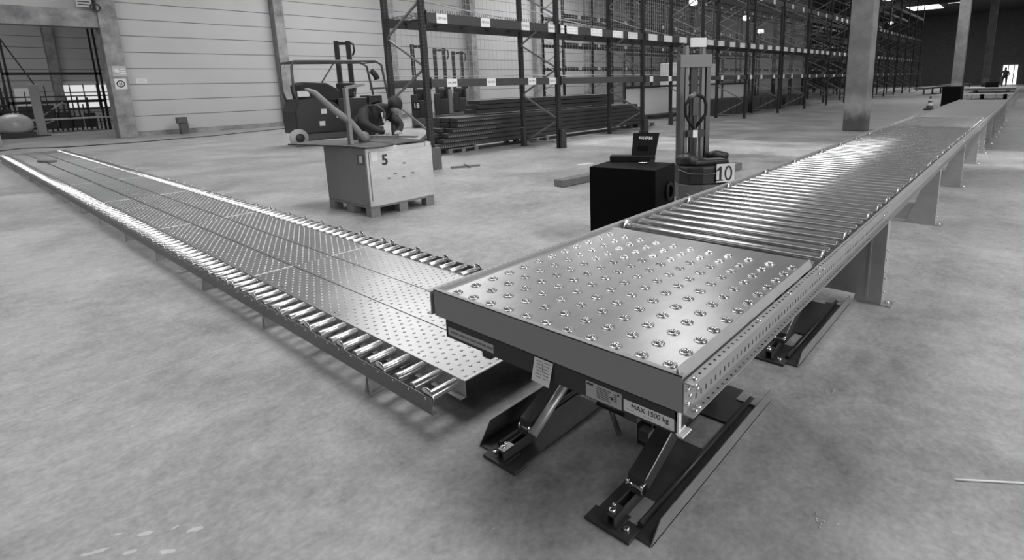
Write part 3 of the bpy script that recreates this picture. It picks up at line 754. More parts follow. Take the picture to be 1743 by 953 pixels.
g = B(-.05, .17, -.11, .0, .461, .466); g.build('control_panel', FKLIGHT, sk)
npl = B(.02, .235, -.003, .0, 0, .20).build('number_plate', WHITE, sk); npl.location = (.0, -.215, .225)
npl.rotation_euler = (0, 0, math.radians(0))
MB().prism([(.052, .03), (.052, .135), (.022, .118), (.018, .132), (.058, .172), (.078, .172), (.078, .03), (.098, .03), (.098, .016), (.012, .016), (.012, .03)], 'y', -.004, -.0035).build('digit_one', INK, npl)
g = MB(); vs = []; n_ = 28
for r1, r2 in ((.046, .082), (.026, .062)):
    for k in range(n_): a = 2 * PI * k / n_; vs.append((.158 + r1 * math.cos(a), -.004, .096 + r2 * math.sin(a)))
g.add(vs, [(k, (k + 1) % n_, n_ + (k + 1) % n_, n_ + k) for k in range(n_)]); g.build('digit_zero', INK, npl)
g = MB().tube([(-.33, -.0, .36), (-.27, -.16, .33), (-.1, -.205, .32), (.12, -.205, .32), (.3, -.14, .335)], .004, 6, False); g.build('edge_line', FKLIGHT, sk)
# mast
for s in (-1, 1):
    B(s * .16 - .028, s * .16 + .028, .30, .40, .06, 1.53).build('mast_channel', MAST, sk, bevel=.004)
    B(s * .10 - .02, s * .10 + .02, .31, .38, .10, 1.70).build('inner_mast_channel', FKLIGHT, sk, bevel=.003)
B(-.05, .05, .33, .37, .1, 1.55).build('lift_cylinder', MASTD, sk, bevel=.01)
B(-.19, .19, .285, .30, 1.46, 1.60).build('upper_crossbar', FKLIGHT, sk, bevel=.004)
B(-.07, .12, .29, .31, 1.68, 1.78).build('head_plate', WPANEL, sk, bevel=.004)
B(-.10, .11, .27, .29, .68, .76).build('lower_crossbar', MASTD, sk)
for s in (-1, 1): B(s * .2 - .06, s * .2 + .06, .42, 1.2, .02, .07).build('fork', FKGREY, sk, bevel=.005)
# tiller
g = MB().bar((-.11, .08, .44), (-.13, .05, .98), .05, .035); g.build('tiller_arm', FKBODY, sk, bevel=.006)
g = MB().tube([(-.13, .05, .80), (-.18, .04, .86), (-.235, .035, .95), (-.24, .03, 1.06), (-.19, .03, 1.13), (-.13, .03, 1.16), (-.07, .03, 1.15), (-.02, .03, 1.12), (.0, .03, 1.05), (-.0, .035, .95), (-.05, .04, .88), (-.11, .05, .81)], .019, 10); g.build('tiller_loop', BLACKR, sk)
B(-.165, -.09, .02, .06, .93, 1.19).build('tiller_head', FKBODY, sk, bevel=.01)
MB().tube([(-.20, .03, 1.13), (-.13, .025, 1.175)], .024, 10).build('grip', FKLIGHT, sk)
B(-.15, -.095, .02, .025, .70, .78).build('tiller_sticker', WHITE, sk)
g = MB().tube([(-.30, -.17, .12), (-.26, -.22, .08), (-.2, -.25, .012), (-.1, -.28, .008)], .006, 6, False); g.build('cable', FKLIGHT, sk)
tag(MB().tube([(4.05, 2.15, .01), (4.3, 2.2, .012), (4.6, 2.45, .01), (4.9, 2.4, .01), (5.1, 2.5, .012), (5.2, 2.62, .01)], .008, 6).build('floor_cable', NET), 'pale cable on the floor between black box and stacker', 'cable')

# timber beams on the floor
tag(MB().bar((5.36, 4.62, .05), (7.1, 4.45, .05), .16, .09).build('timber_beam', TIMBER, bevel=.004), 'timber beam on the floor left of the black box', 'beam')
tag(MB().bar((6.5, 3.28, .05), (7.95, 3.28, .05), .14, .10).build('timber_beam', TIMBER, bevel=.004), 'timber beam end on the floor right of the stacker', 'beam')

# ------------------------------------------------------------------ racking
def rack_row(name, label, xs, yf, yr, levels, top, detail=1, netb=0, baylab=None, group=None):
    t = thing(name, label, 'rack', (xs[0], yf, 0), 0, group); D = yr - yf; X = [x - xs[0] for x in xs]
    upf = MB()
    w = .05; 
    # upright profile with slots
    def upright(sgn):
        m = MB(); m.box(-w, w, -.035, .035, 0, top)
        return m.mesh('upright', RACK)
    um = upright(1)
    sl = MB(); 
    z = .1
    while z < min(top, 5.0):
        for xx in (-.025, .025): sl.box(xx - .008, xx + .008, -.0365, -.035, z, z + .022)
        sl.box(-.0515, -.05, -.012, .012, z, z + .022)
        z += .055
    slm = sl.mesh('slots', mat('slot_shade', .05, .6))
    ft = MB(); ft.box(-.09, .09, -.07, .07, 0, .008); fm = ft.mesh('foot_plate', RACK)
    br = MB(); z = .12; side = 0; nodes = [0.12]; k = 0
    hh = .53
    prev = (D, .08) ; pts = [(D, .08)]; zz = .6; s = 0
    while zz < top - .05: pts.append((0 if s % 2 == 0 else D, zz)); zz += hh; s += 1
    for a, b in zip(pts[:-1], pts[1:]): br.bar((0, a[0], a[1]), (0, b[0], b[1]), .03, .03, up=(1, 0, 0))
    br.bar((0, 0, .12), (0, D, .12), .03, .03)
    brm = br.mesh('brace', BRACE)
    for i, x in enumerate(X):
        for y in (0, D):
            o = bpy.data.objects.new('upright', um); COL.objects.link(o); o.parent = t; o.location = (x, y, 0)
            f = bpy.data.objects.new('foot_plate', fm); COL.objects.link(f); f.parent = o
            if detail and i < 3:
                q = bpy.data.objects.new('slots', slm); COL.objects.link(q); q.parent = o; q['kind'] = 'stuff'
        o = bpy.data.objects.new('brace', brm); COL.objects.link(o); o.parent = t; o.location = (x, 0, 0)
    for li, (z, h) in enumerate(levels):
        for i in range(len(X) - 1):
            a, b = X[i] + w, X[i + 1] - w
            for y in (-.02, D + .02):
                g = B(a, b, y - .022, y + .022, z - h, z); g.box(a, a + .01, y - .05, y + .05, z - h - .03, z + .03)
                bo = g.build('beam', BEAM, t)
                if y < 0 and baylab and (i, li) in baylab:
                    for (fx, wd, txt) in baylab[(i, li)]:
                        xx = a + (b - a) * fx
                        lb = B(xx - wd / 2, xx + wd / 2, y - .0245, y - .0225, z - h * 1.02, z).build('shelf_label', WHITE, bo)
                        if txt: text('lettering', txt, .056, INK, lb, (xx, y - .0255, z - h * .5), RX_NEGY)
                        elif wd > .3:
                            g2 = MB()
                            for q in (-1, 1):
                                for r in (-.2, .2): g2.box(xx + q * wd * .36 - .02, xx + q * wd * .36 + .02, y - .0255, y - .0245, z - h * (.5 + r) - .012, z - h * (.5 + r) + .012)
                            for r in (-.2, .2): g2.box(xx - wd * .2, xx + wd * .2, y - .0255, y - .0245, z - h * (.5 + r) - .003, z - h * (.5 + r) + .003)
                            g2.build('arrows', LABELG, lb)
            if li == 1 and detail and i < 8:
                g = MB(); n = int((b - a) / .1)
                for k in range(n): g.box(a + k * .1, a + k * .1 + .006, -.04, D + .04, z + .004, z + .010)
                for k in range(9): g.box(a, b, D * k / 8, D * k / 8 + .006, z - .001, z + .004)
                for k in range(n * 2): g.box(a + k * .05, a + k * .05 + .006, -.045, -.039, z - .0, z + .055)
                for k in range(5): g.box(a + (b - a) * (k + .5) / 5, a + (b - a) * (k + .5) / 5 + .06, 0, D, z - .06, z - .02)
                g.build('wire_deck', BEAM, t)
    for i in range(min(netb, len(X) - 1)):
        a, b = X[i], X[i + 1]; g = MB(); yn = D + .06; th = .004; zlo = 1.5
        n = int((b - a) / .11)
        for k in range(n + 1):
            xx = a + (b - a) * k / n; g.box(xx, xx + th, yn, yn + th, zlo, top - .6)
        z = zlo
        while z < top - .6: g.box(a, b, yn, yn + th, z, z + th); z += .11
        o = g.build('safety_net', NET, t)
        MB().tube([(a, yn, 1.56), ((a + b) / 2, yn, 1.54), (b, yn, 1.56)], .012, 6, False).build('net_rope', NET, t)
        MB().tube([(a, yn, 3.0), ((a + b) / 2, yn, 2.82), (b, yn, 2.72)], .010, 6, False).build('net_rope', NET, t)
    return t
XS = [5.6 + 3.32 * i for i in range(16)]
bl = {(0, 1): [(.10, .22, 'OP1942'), (.40, .22, 'OP1932'), (.72, .22, 'OP1922')], (0, 0): [(.14, .22, 'OL1940'), (.42, .22, 'OL1931'), (.76, .22, 'OL1921')],
      (1, 1): [(.04, .22, 'OP1901'), (.12, .45, ''), (.40, .42, ''), (.66, .42, ''), (.86, .42, '')], (1, 0): []}
bl[(0, 1)].append((.955, .2, 'OP1912')); bl[(0, 0)].append((.95, .2, 'OL1911'))
for i in range(2, 7):
    bl[(i, 1)] = [(.12, .42, ''), (.36, .42, ''), (.62, .42, ''), (.87, .42, '')]; bl[(i, 0)] = [(.1, .17, ''), (.4, .17, ''), (.8, .17, '')]; bl[(i, 2)] = [(.3, .2, ''), (.7, .2, '')]
for i in range(7, 14):
    bl[(i, 1)] = [(.2, .3, ''), (.5, .3, ''), (.8, .3, '')]; bl[(i, 2)] = [(.2, .3, ''), (.5, .3, ''), (.8, .3, '')]; bl[(i, 0)] = [(.25, .2, ''), (.75, .2, '')]
rack_row('pallet_rack', 'front row of tall dark pallet racking with labelled beams and safety nets', XS, 7.62, 8.66, [(1.47, .13), (2.52, .15), (4.15, .16), (5.8, .16)], 7.1, 1, 7, bl, 'rows of pallet racking')
bl2 = {(i, l): [(.3, .2, ''), (.7, .2, '')] for i in range(12) for l in range(4)}
rack_row('pallet_rack', 'rear row of dark pallet racking seen through the front row', [17.5 + 3.4 * i for i in range(13)], 14.6, 15.7, [(2.05, .12), (3.0, .12), (4.1, .14), (5.6, .14)], 7.0, 0, 0, bl2, 'rows of pallet racking')
rack_row('pallet_rack', 'distant row of dark racking between the front and rear rows', [34 + 3.4 * i for i in range(8)], 11.0, 12.1, [(1.5, .12), (2.6, .12), (4.1, .14), (5.6, .14)], 7.0, 0, 0, None, 'rows of pallet racking')

# upright guards at the feet
tag(MB().prism([(5.44, 7.52), (5.40, 7.40), (5.60, 7.36), (5.64, 7.52)], 'z', 0, .36).build('upright_guard', FKGREY, bevel=.01), 'grey steel guard box at the foot of the first rack upright', 'guard')
for i, x in enumerate((8.92, 12.24, 15.56)):
    tag(B(x - .07, x + .07, 7.47, 7.545, 0, .40).build('upright_guard', STEELD, bevel=.008), 'dark guard plate at the foot of the %s front rack upright' % ['second', 'third', 'fourth'][i], 'guard')
    tag(B(x - .17, x - .10, 8.50, 8.60, 0, .42).build('upright_guard', STEELD, bevel=.008), 'dark guard plate at the foot of the %s rear rack upright' % ['second', 'third', 'fourth'][i], 'guard')

# bundles of rack beams on the floor
n = 0
LV = ['bottom', 'second', 'third', 'fourth', 'fifth', 'top']
for lv in range(6):
    for k in range(3):
        xa = 6.75 + .12 * lv + random.uniform(-.1, .1); xb = 14.7 - .08 * lv + random.uniform(-.15, .15)
        y = 8.98 + k * .27; z = .115 + lv * .10
        g = B(xa, xb, y + .012, y + .24, z, z + .094); g.box(xa, xb, y, y + .02, z + .008, z + .08)
        t = g.build('steel_beam', mat('beamshade', .034, .4) if n == 0 else bpy.data.materials['beamshade'], bevel=.006); n += 1
        g = MB(); x = xa
        for q in range(24): g.box(xa + .03 + q * .05, xa + .05 + q * .05, y - .0015, y, z + .015, z + .05)
        g.build('slots', BRACE, t)
        tag(t, '%s layer, %s of the long dark rack beams stacked behind the front row' % (LV[lv], ['front one', 'middle one', 'back one'][k]), 'beam', 'rack beams stacked on the floor')
for lv in range(3):
    t = B(8.3 + .05 * lv, 13.6, 9.5, 9.95, .73 + lv * .105, .82 + lv * .105).build('steel_beam', bpy.data.materials['beamshade'], bevel=.006)
    tag(t, '%s of the three wide dark beams on top of the stack' % ['lowest', 'middle', 'uppermost'][lv], 'beam', 'wide beams on the stack')
for i, (x, y) in enumerate(((7.0, 9.0), (9.3, 9.0), (14.3, 9.0))):
    pt = thing('wooden_pallet', 'low wooden pallet under the %s of the beam stack' % ['left end', 'middle', 'right end'][i], 'pallet', (x, y - .05, 0))
    g = MB()
    for q in (0, .35, .7):
        for r_ in (0, .35, .7): g.box(q, q + .1, r_, r_ + .1, 0, .08)
    g.build('blocks', TIMBER, pt); B(0, .8, 0, .8, .08, .10).build('deck', TIMBER, pt)

# white panels on a dark skid + enclosure behind the racks
sf = thing('panel_frame', 'dark steel enclosure frame with white lower panels behind the racks', 'frame', (16.6, 11.08, 0))
def W2(x): return x - 16.6
for x in (16.6, 17.75, 19.9, 22.6, 24.7, 27.9): B(W2(x) - .04, W2(x) + .04, -.04, .04, .0, 2.3).build('post', STEELD, sf)
for z in (1.13, 2.28): B(0, 11.3, -.05, .03, z, z + .08).build('rail', STEELD, sf)
for a, b in ((16.7, 17.65), (17.9, 19.8), (22.7, 24.6), (24.85, 27.2)): B(W2(a), W2(b), -.02, .0, .14, 1.12).build('panel', WPANEL, sf)
B(1.2, 4.2, -.5, .1, 0, .13).build('skid', STEELD, sf)
for i, (x, y, s) in enumerate(((23.4, 12.6, 1.0), (25.2, 12.8, 1.0), (27.2, 13.0, 1.1))):
    w1 = thing('wrapped_load', '%s white film-wrapped load standing behind the panel frame' % ['left', 'middle', 'right'][i], 'load', (x, y, 0), 0, 'film wrapped loads')
    B(0, s, 0, s, .12, 2.2).build('wrapped_goods', WRAPW, w1, bevel=.05); B(0, s, 0, s, 0, .12).build('pallet', TIMBER, w1)
# low containers under the racks
for i, (a, b, z) in enumerate(((20.0, 22.3, .62), (22.7, 26.3, .60), (26.7, 29.6, .52))):
    t = thing('low_container', 'long dark container under the racks, %s of three' % ['left', 'middle', 'right'][i], 'container', (a, 8.85, 0), 0, 'low dark containers')
    g = MB().box(0, b - a, 0, .9, .0, z); g.build('bin', STEELD, t, bevel=.02); 
    for q in range(4): B((b - a) * q / 4, (b - a) * q / 4 + .04, -.02, 0, .05, z).build('rib', STEELD, t)

# ------------------------------------------------------------------ reach trucks
def reach_truck(x, y, rz, label, num):
    t = thing('reach_truck', label, 'forklift', (x, y, 0), rz, 'parked mast trucks by the left wall')
    B(-.42, .42, -.55, .35, .12, .95).build('body', FKBODY, t, bevel=.04)
    B(-.45, .45, -.6, .9, .08, .35).build('chassis', FKGREY, t, bevel=.03)
    for s in (-1, 1):
        B(s * .21 - .085, s * .21 + .085, .4, .58, .1, 2.9).build('mast_channel', MASTD, t)
        g = MB().lathe([(.0, 0), (.16, 0), (.16, .1), (0, .1)], (s * .36, .8, .16), 16, 'x'); g.build('wheel', BLACKR, t)
    for z in (.6, 1.4, 2.78): B(-.2, .2, .42, .5, z, z + .09).build('mast_crossbar', MASTD, t)
    g = MB().tube([(.28, .4, 2.84), (.40, .42, 2.8), (.42, .44, 2.6), (.34, .45, 2.45)], .035, 8); g.build('hose_guide', MASTD, t)
    B(-.42, -.12, -.62, -.2, .36, 1.15).build('battery_tower', FKBODY, t, bevel=.03); B(.22, .40, -.6, -.45, .36, 1.3).build('side_column', FKLIGHT, t, bevel=.03)
    MB().prism([(-.1, .95), (.3, .95), (.42, 1.55), (.25, 1.6)], 'y', -.3, .2).build('backrest', SEAT, t, bevel=.03)
    B(-.25, .2, -.3, .1, .95, 1.35).build('seat', SEAT, t, bevel=.05)
    if num:
        pl = B(-.36, -.08, -.635, -.622, .62, .90).build('number_plate', BLACKR, t); text('number', num, .24, WHITE, pl, (-.22, -.639, .76), RX_NEGY, bold=.004)
    return t
rz = math.radians(-35)
for mx, my, lab, num in ((9.35, 17.0, 'dark mast truck standing behind the forklift with the seat', None), (12.2, 17.0, 'dark mast truck numbered 18, first behind the rack end', '18'),
                         (14.05, 18.15, 'dark mast truck in the middle of the three behind the rack', None), (15.9, 19.3, 'rightmost dark mast truck behind the rack netting', None)):
    tr = reach_truck(mx - .49 * .574, my - .49 * .819, rz, lab, num); tr.scale = (.84, 1, 1.0)
# forklift in front
fk = thing('forklift', 'dark electric forklift with black seat and tubular overhead guard', 'forklift', (6.15, 13.75, 0), math.radians(-6))
g = MB().prism([(.0, .30), (.0, .85), (.12, 1.15), (.45, 1.20), (1.0, 1.05), (1.35, .75), (1.9, .70), (1.9, .30)], 'y', .0, 1.0); g.build('counterweight', FKBODY, fk, bevel=.03)
B(.15, 2.3, .05, .95, .12, .36).build('chassis', FKGREY, fk, bevel=.03)
B(1.1, 1.9, .05, .95, .36, 1.15).build('battery_cover', FKBODY, fk, bevel=.03)
MB().prism([(.25, 1.1), (.2, 1.5), (.35, 1.58), (.9, 1.55), (1.25, 1.35), (1.3, 1.05)], 'y', .15, .85).build('seat', SEAT, fk, bevel=.05)
B(1.35, 1.65, .25, .75, 1.15, 1.55).build('console', SEAT, fk, bevel=.05)
for p in ((.02, .02), (1.9, .06), (.5, .98), (1.9, .98)):
    g = MB().lathe([(0, 0), (.10, 0), (.105, .02), (.21, .02), (.22, .05), (.22, .13), (.21, .16), (0, .16)], (p[0], p[1] - .08, .22), 20, 'y'); wl = g.build('wheel', TYRE, fk)
    g = MB().lathe([(0, -.005), (.11, -.005), (.11, .0)], (p[0], p[1] - .08, .22), 16, 'y'); g.build('hub', STEELD, wl)
g = MB()
for y in (.05, .95):
    g.tube([(.12, y, 1.1), (.04, y, 1.4), (.05, y, 1.95), (.12, y, 2.07), (2.2, y, 2.10), (2.38, y, 2.0), (2.45, y, 1.5), (2.55, y, .8)], .032, 8)
for x in (.1, .9, 1.6, 2.2): g.tube([(x, .05, 2.07), (x, .95, 2.07)], .02, 6)
g.tube([(.75, .3, 1.45), (1.1, .05, 2.05)], .018, 6)
g.build('overhead_guard', FKGREY, fk)
B(2.0, 2.4, .2, .8, .36, 1.2).build('dashboard', FKBODY, fk, bevel=.04)
MB().tube([(2.1, .1, 1.85), (2.2, .1, 1.75), (2.25, .1, 1.62)], .08, 8).build('work_light', STEELD, fk)
g = MB().box(.22, .40, -.004, 0, .95, .96); B(.10, .38, -.006, 0, 1.22, 1.36).build('rear_label', WHITE, fk)
for (x, z) in ((.62, .78), (.55, .48), (1.0, .66)): B(x, x + .14, -.006, 0, z, z + .12).build('sticker', WHITE, fk)
MB().tube([(2.0, .05, 1.38), (3.3, .0, 1.40)], .025, 8).build('barrier_bar', FKGREY, fk)

# ------------------------------------------------------------------ left wall details
sg = thing('warning_sign', 'upper sign on the column right of the opening, round symbol beside text', 'sign', (4.555, 23.17, 2.03))
B(0, .38, 0, .01, 0, .34).build('board', LABELG, sg); MB().lathe([(0, -.003), (.09, -.003), (.09, 0)], (.1, 0, .16), 20, 'y').build('disc', WPANEL, sg)
g = MB()
for k in range(3): g.box(.21, .36, -.003, 0, .08 + .07 * k, .11 + .07 * k)
g.build('text_lines', WHITE, sg)
sg = thing('speed_sign', 'white square sign with a ring and number, below the other sign', 'sign', (4.56, 23.17, 1.62))
B(0, .32, 0, .01, 0, .34).build('board', WPANEL, sg); MB().lathe([(.085, -.003), (.115, -.003), (.115, 0)], (.16, 0, .17), 24, 'y').build('ring', INK, sg)
MB().prism([(.12, .12), (.15, .12), (.14, .22), (.125, .22)], 'y', -.003, 0).build('figure', INK, sg); MB().prism([(.18, .12), (.2, .12), (.2, .22), (.18, .22)], 'y', -.003, 0).build('figure', FKGREY, sg)
t = thing('wall_notice', 'small white notice with two dark lines on the pale cladding', 'sign', (5.25, YW - .012, 1.82)); B(0, .30, 0, .01, 0, .14).build('board', WHITE, t)
g = MB(); g.box(.03, .27, -.003, 0, .09, .11); g.box(.03, .27, -.003, 0, .03, .05); g.build('print', INK, t)
t = thing('floor_socket_post', 'squat grey socket post standing in front of the pale wall', 'post', (6.33, 23.2, 0)); B(-.13, .13, -.1, .1, 0, .38).build('stem', FKGREY, t, bevel=.01); B(-.2, .12, -.12, .12, .38, .60).build('head', FKGREY, t, bevel=.02)
t = thing('notice_board', 'striped notice with dark coiled cable at the top of the column', 'sign', (3.95, 23.1, 4.18)); B(0, .38, 0, .02, 0, .7).build('board', LABELG, t)
g = MB()
for k in range(4): g.box(.04, .34, -.004, 0, .05 + .09 * k, .085 + .09 * k)
g.build('print', INK, t)
MB().tube([(.46 + .12 * math.cos(a), -.02, .0 + .12 * math.sin(a)) for a in [2 * PI * k / 16 for k in range(17)]], .022, 8).build('cable_coil', STEELD, t)
MB().tube([(.46, -.02, .1), (.44, -.02, .4), (.5, -.02, 1.2)], .018, 6).build('cable', STEELD, t)
# cable lying on the floor along the wall
tag(MB().tube([(1.0, 20.8, .012), (1.9, 21.6, .012), (2.6, 20.7, .012), (4.0, 20.3, .012), (6.5, 20.6, .012), (9.0, 21.6, .012), (10.8, 22.1, .012)], .016, 6).build('floor_cable', STEELD), 'long dark cable lying on the floor along the left wall', 'cable')
tag(MB().tube([(2.012, .062, .003), (2.04, .02, .004), (2.125, -.105, .003), (2.16, -.17, .003)], .0035, 6).build('cable_tie', WHITE), 'thin white rod lying on the floor at the right edge', 'rod')

tag(MB().bar((5.72, 7.28, .015), (6.15, 7.05, .015), .05, .03).bar((5.92, 7.02, .02), (6.02, 7.3, .03), .03, .02).build('wood_scrap', TIMBER), 'dark broken wood scrap on the floor beside the first upright guard', 'scrap')
tag(MB().prism([(7.05, 5.62), (7.2, 5.56), (7.32, 5.50), (7.30, 5.60), (7.12, 5.70)], 'z', .001, .006).build('paper_scrap', WHITE), 'small white scrap lying on the floor left of the black box', 'scrap')
random.seed(11)
for i_, (px_, py_, lab_) in enumerate(((1.55, .36, 'curled metal chips on the floor right of the front lift table'), (3.62, .30, 'small metal chips on the floor by the first support foot'), (2.32, .52, 'tiny metal chips on the floor beside the second lift table'))):
    g = MB()
    for k in range(9):
        a_ = random.uniform(0, 6.3); x_ = px_ + random.uniform(-.03, .03); y_ = py_ + random.uniform(-.02, .02); r_ = random.uniform(.002, .006)
        g.tube([(x_, y_, .002), (x_ + r_ * math.cos(a_), y_ + r_ * math.sin(a_), .004), (x_ + 2 * r_ * math.cos(a_ + .6), y_ + 2 * r_ * math.sin(a_ + .6), .002)], .0012, 5)
    tag(g.build('metal_chips', CHROME), lab_, 'debris', None, 'stuff')
# ------------------------------------------------------------------ things in the next hall
t = thing('pale_post', 'pale upright post in the next hall, in front of shelving', 'post', (3.15, 28.6, 0)); B(-.13, .13, -.1, .1, 0, 1.92).build('shaft', mat('pale_post', .40, .7), t, bevel=.02); B(-.2, .2, -.2, .2, 0, .04).build('base', STEELD, t)
t = thing('wrapped_bundle', 'plastic-wrapped bundle on a low trolley at the lower left of the opening', 'bundle', (2.36, 28.3, 0))
bs = blob('wrapped_goods', (.05, 0, .48), (.52, .45, .42), WRAP, t, shape=lambda p: (p[0], p[1], p[2] if p[2] > -.7 else -.7)); B(-.45, .55, -.4, .4, .0, .2).build('trolley', STEELD, t)
rk = thing('shelf_rack', 'tall dark shelving seen through the opening', 'rack', (2.6, 31, 0))
for x in (.0, .14, 2.9, 3.06): B(x - .035, x + .035, -.03, .03, 0, 4.5).build('upright', RACK, rk)
for z in (2.35, 1.2): B(0, 3.1, -.03, .03, z, z + .11).build('beam', RACK, rk)
B(-2, 0, -.03, .03, 1.1, 1.2).build('beam', RACK, rk)
B(-.2, 3.2, -.4, .4, .52, .58).build('shelf_board', WPANEL, rk)
for k in range(9): B(-2.0 + .62 * k, -1.97 + .62 * k, -.25, -.22, 0, 1.5 + .2 * (k % 3)).build('rod', RACK, rk)
for z_ in (.9, 1.45): B(-2.2, 3.2, -.27, -.2, z_, z_ + .05).build('rail', RACK, rk)
MB().bar((.1, 0, 3.9), (.9, .0, 1.9), .04, .04).build('brace', RACK, rk); MB().bar((.9, -.1, .7), (1.6, -.3, 1.25), .04, .04).build('brace', WIRE, rk); MB().bar((.4, -.1, .2), (1.2, -.3, .5), .04, .04).build('brace', WIRE, rk)
t = thing('machine_clutter', 'dark low machinery with bars in the next hall, left of the pale post', 'machine', (1.3, 31.5, 0))
random.seed(3)
for k in range(10): B(.15 * k, .15 * k + .04, random.uniform(0, .8), random.uniform(.85, .95), .1, random.uniform(1.2, 2.0)).build('bar', STEELD, t)
for k in range(3): B(.1 + .5 * k, .4 + .5 * k, .2, .7, .15, random.uniform(.7, 1.5)).build('cabinet', STEELD, t, bevel=.02)
for k, x in enumerate((.15, .5)): MB().lathe([(0, 0), (.15, 0), (.15, .12), (0, .12)], (x, 0, 1.42), 16, 'y').build('reel', BLACKR, t)
t = thing('machine_clutter', 'dark machinery and stillage in the next hall, right of the pale post', 'machine', (3.7, 31.8, 0))
for k in range(12): B(.17 * k, .17 * k + .03, random.uniform(0, .5), random.uniform(.55, .6), .0, random.uniform(.5, 1.6)).build('bar', STEELD, t)
for k in range(4): B(.45 * k, .35 + .45 * k, .2, .7, .1, random.uniform(.5, 1.3)).build('cabinet', STEELD, t, bevel=.02)
wn = struct(B(5.0, 7.2, 37.9, 37.98, .9, 2.1).build('window_1', mat('annex_window', .8, .5, emit=.5)))
g = MB()
for k in range(5): g.box(5.0 + .55 * k - .02, 5.0 + .55 * k + .02, 37.86, 37.9, .9, 2.1)
for k in range(4): g.box(5, 7.2, 37.86, 37.9, .9 + .4 * k - .02, .9 + .4 * k + .02)
g.build('window_bars', STEELD, wn)
B(3.2, 3.75, 35, 35.1, 1.1, 1.9).build('white_sheet', WHITE); tag(bpy.data.objects['white_sheet'], 'bright white sheet hanging behind the pale post in the next hall', 'sheet')
B(3.2, 3.75, 35.0, 35.08, 0, 1.1).build('sheet_stand', STEELD, bpy.data.objects['white_sheet'])

# ------------------------------------------------------------------ far end
t = thing('traffic_cone', 'small striped traffic cone near the second pillar', 'cone', (24.9, 2.95, 0)); t.scale = (.68, .68, .64)
B(-.25, .25, -.25, .25, 0, .10).build('base', STEELD, t, bevel=.02); MB().lathe([(.18, .1), (.14, .28)], (0, 0, 0), 16).build('lower_band', CONEM, t)
MB().lathe([(.14, .28), (.105, .43)], (0, 0, 0), 16).build('white_band', WHITE, t); MB().lathe([(.105, .43), (.08, .56)], (0, 0, 0), 16).build('middle_band', CONEM, t)
MB().lathe([(.08, .56), (.06, .66)], (0, 0, 0), 16).build('white_band', WHITE, t); MB().lathe([(.06, .66), (.035, .82), (0, .82)], (0, 0, 0), 16).build('tip', CONEM, t)
t = thing('slab_stand', 'stack of wide grey slabs on trestles across the far conveyor', 'table', (35.0, 1.65, 0))
for k, (z, h_) in enumerate(((.29, .05), (.46, .07), (.55, .04))): B(-.5 + .3 * k, 2.2, -.9, 1.05, z, z + h_).build('slab', WPANEL if k != 1 else PLATEFAR, t)
for z_ in (.34, .53):
    for y in (-.6, .7): B(.2, 1.9, y - .05, y + .05, z_, z_ + (.12 if z_ < .4 else .02)).build('batten', TIMBER, t)
for y in (-.55, .35): B(-.1, .3, y - .07, y + .07, 0, .29).build('trestle', BLACK, t)
for y in (-.85, -.2, .75, .95): B(-.2, -.16, y - .02, y + .02, 0, .29).build('leg', GALV, t)
tag(B(35.6, 36.2, 1.45, 1.95, .59, .84).build('black_case', BLACK, bevel=.01), 'small black case on top of the far slab stack', 'case')
for i, (x, y, l) in enumerate(((44, 5.6, 6), (53, 5.4, 8))):
    t = thing('low_bench', '%s low roller bench on the floor in front of the end wall' % ['nearer', 'farther'][i], 'bench', (x, y, 0), math.radians(-8))
    B(0, l, 0, .6, .35, .47).build('bed', FKGREY, t)
    for k in range(4): B(l * k / 3.2, l * k / 3.2 + .08, 0, .08, 0, .35).build('leg', STEELD, t)
t = thing('mesh_panel', 'pale mesh screen standing at the end of the racking', 'screen', (60.5, 8.1, 0), math.radians(90)); g = MB()
for k in range(12): g.box(k * .12, k * .12 + .02, 0, .02, 0, 2.1)
for k in range(18): g.box(0, 1.34, 0, .02, k * .12, k * .12 + .02)
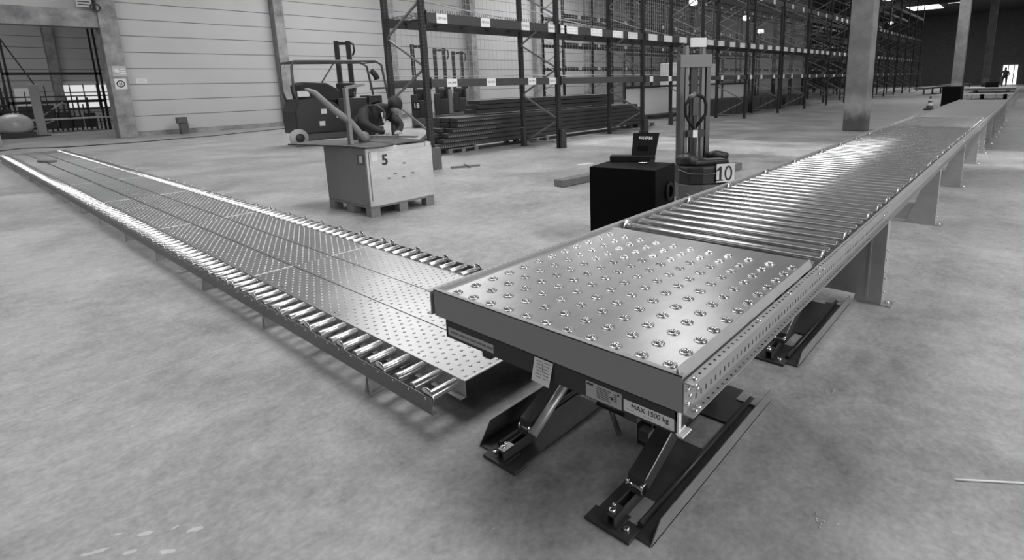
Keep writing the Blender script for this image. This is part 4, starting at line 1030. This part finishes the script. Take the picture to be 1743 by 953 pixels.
g.build('mesh', FKGREY, t); g = B(-.03, 0, -.01, .03, 0, 2.1); g.box(1.34, 1.37, -.01, .03, 0, 2.1); g.build('frame', FKLIGHT, t)
fp = thing('person', 'distant person in dark clothes standing before the bright far door', 'person', (66.0, 2.28, 0))
skin_body('body', [(0, 0, .95), (0, 0, 1.2), (0, 0, 1.42), (0, 0, 1.52), (0, 0, 1.64), (0, .2, 1.38), (.1, .3, 1.1), (.2, .2, .95), (0, -.2, 1.38), (.1, -.3, 1.12), (.2, -.2, 1.0), (0, .12, .88), (.02, .14, .48), (0, .15, .05), (0, -.12, .88), (.05, -.13, .48), (0, -.15, .05)],
          [(0, 1), (1, 2), (2, 3), (3, 4), (2, 5), (5, 6), (6, 7), (2, 8), (8, 9), (9, 10), (0, 11), (11, 12), (12, 13), (0, 14), (14, 15), (15, 16)], [.15, .15, .16, .06, .10, .07, .05, .04, .07, .05, .04, .1, .075, .05, .1, .075, .05], JACKET, fp)
blob('head', (0, 0, 1.66), (.10, .09, .13), HAIR, fp)
tag(B(4.9, 5.25, 37.4, 37.95, 0, 8).build('concrete_column', CONC), 'shadowy concrete column on the back wall of the next hall', 'column')
# hanging lamps
for i, p in enumerate(((23.5, 12, 4.65), (29.5, 12, 4.4), (35.3, 13.4, 4.15), (39.1, 13.4, 5.5), (58, 10.4, 5.8), (66, 5.9, 5.9))):
    t = thing('hall_lamp', ['bright hall lamp above the stacker mast', 'twin bright hall lamp in the rack gap', 'small bright hall lamp between rack uprights', 'bright hall lamp near the top rack beam', 'round glowing hall lamp left of the second pillar', 'round glowing hall lamp right of the second pillar'][i], 'lamp', p, 0, 'hanging hall lamps')
    B(-.14, .14, -.15, .15, 0, .22).build('diffuser', LAMPM, t, bevel=.06); B(-.03, .03, -.03, .03, .22, 8.0 - p[2] - .001).build('hanger', STEELD, t)
# roof light panels
for i, (a, b, y0, y1) in enumerate(((60.5, 70, 8.0, 10.6), (55, 58.5, 9, 13), (60, 66, 5.8, 7.2))):
    o = B(a, b, y0, y1, 7.90, 7.955).build('window_%d' % (i + 2), SKYL); struct(o)
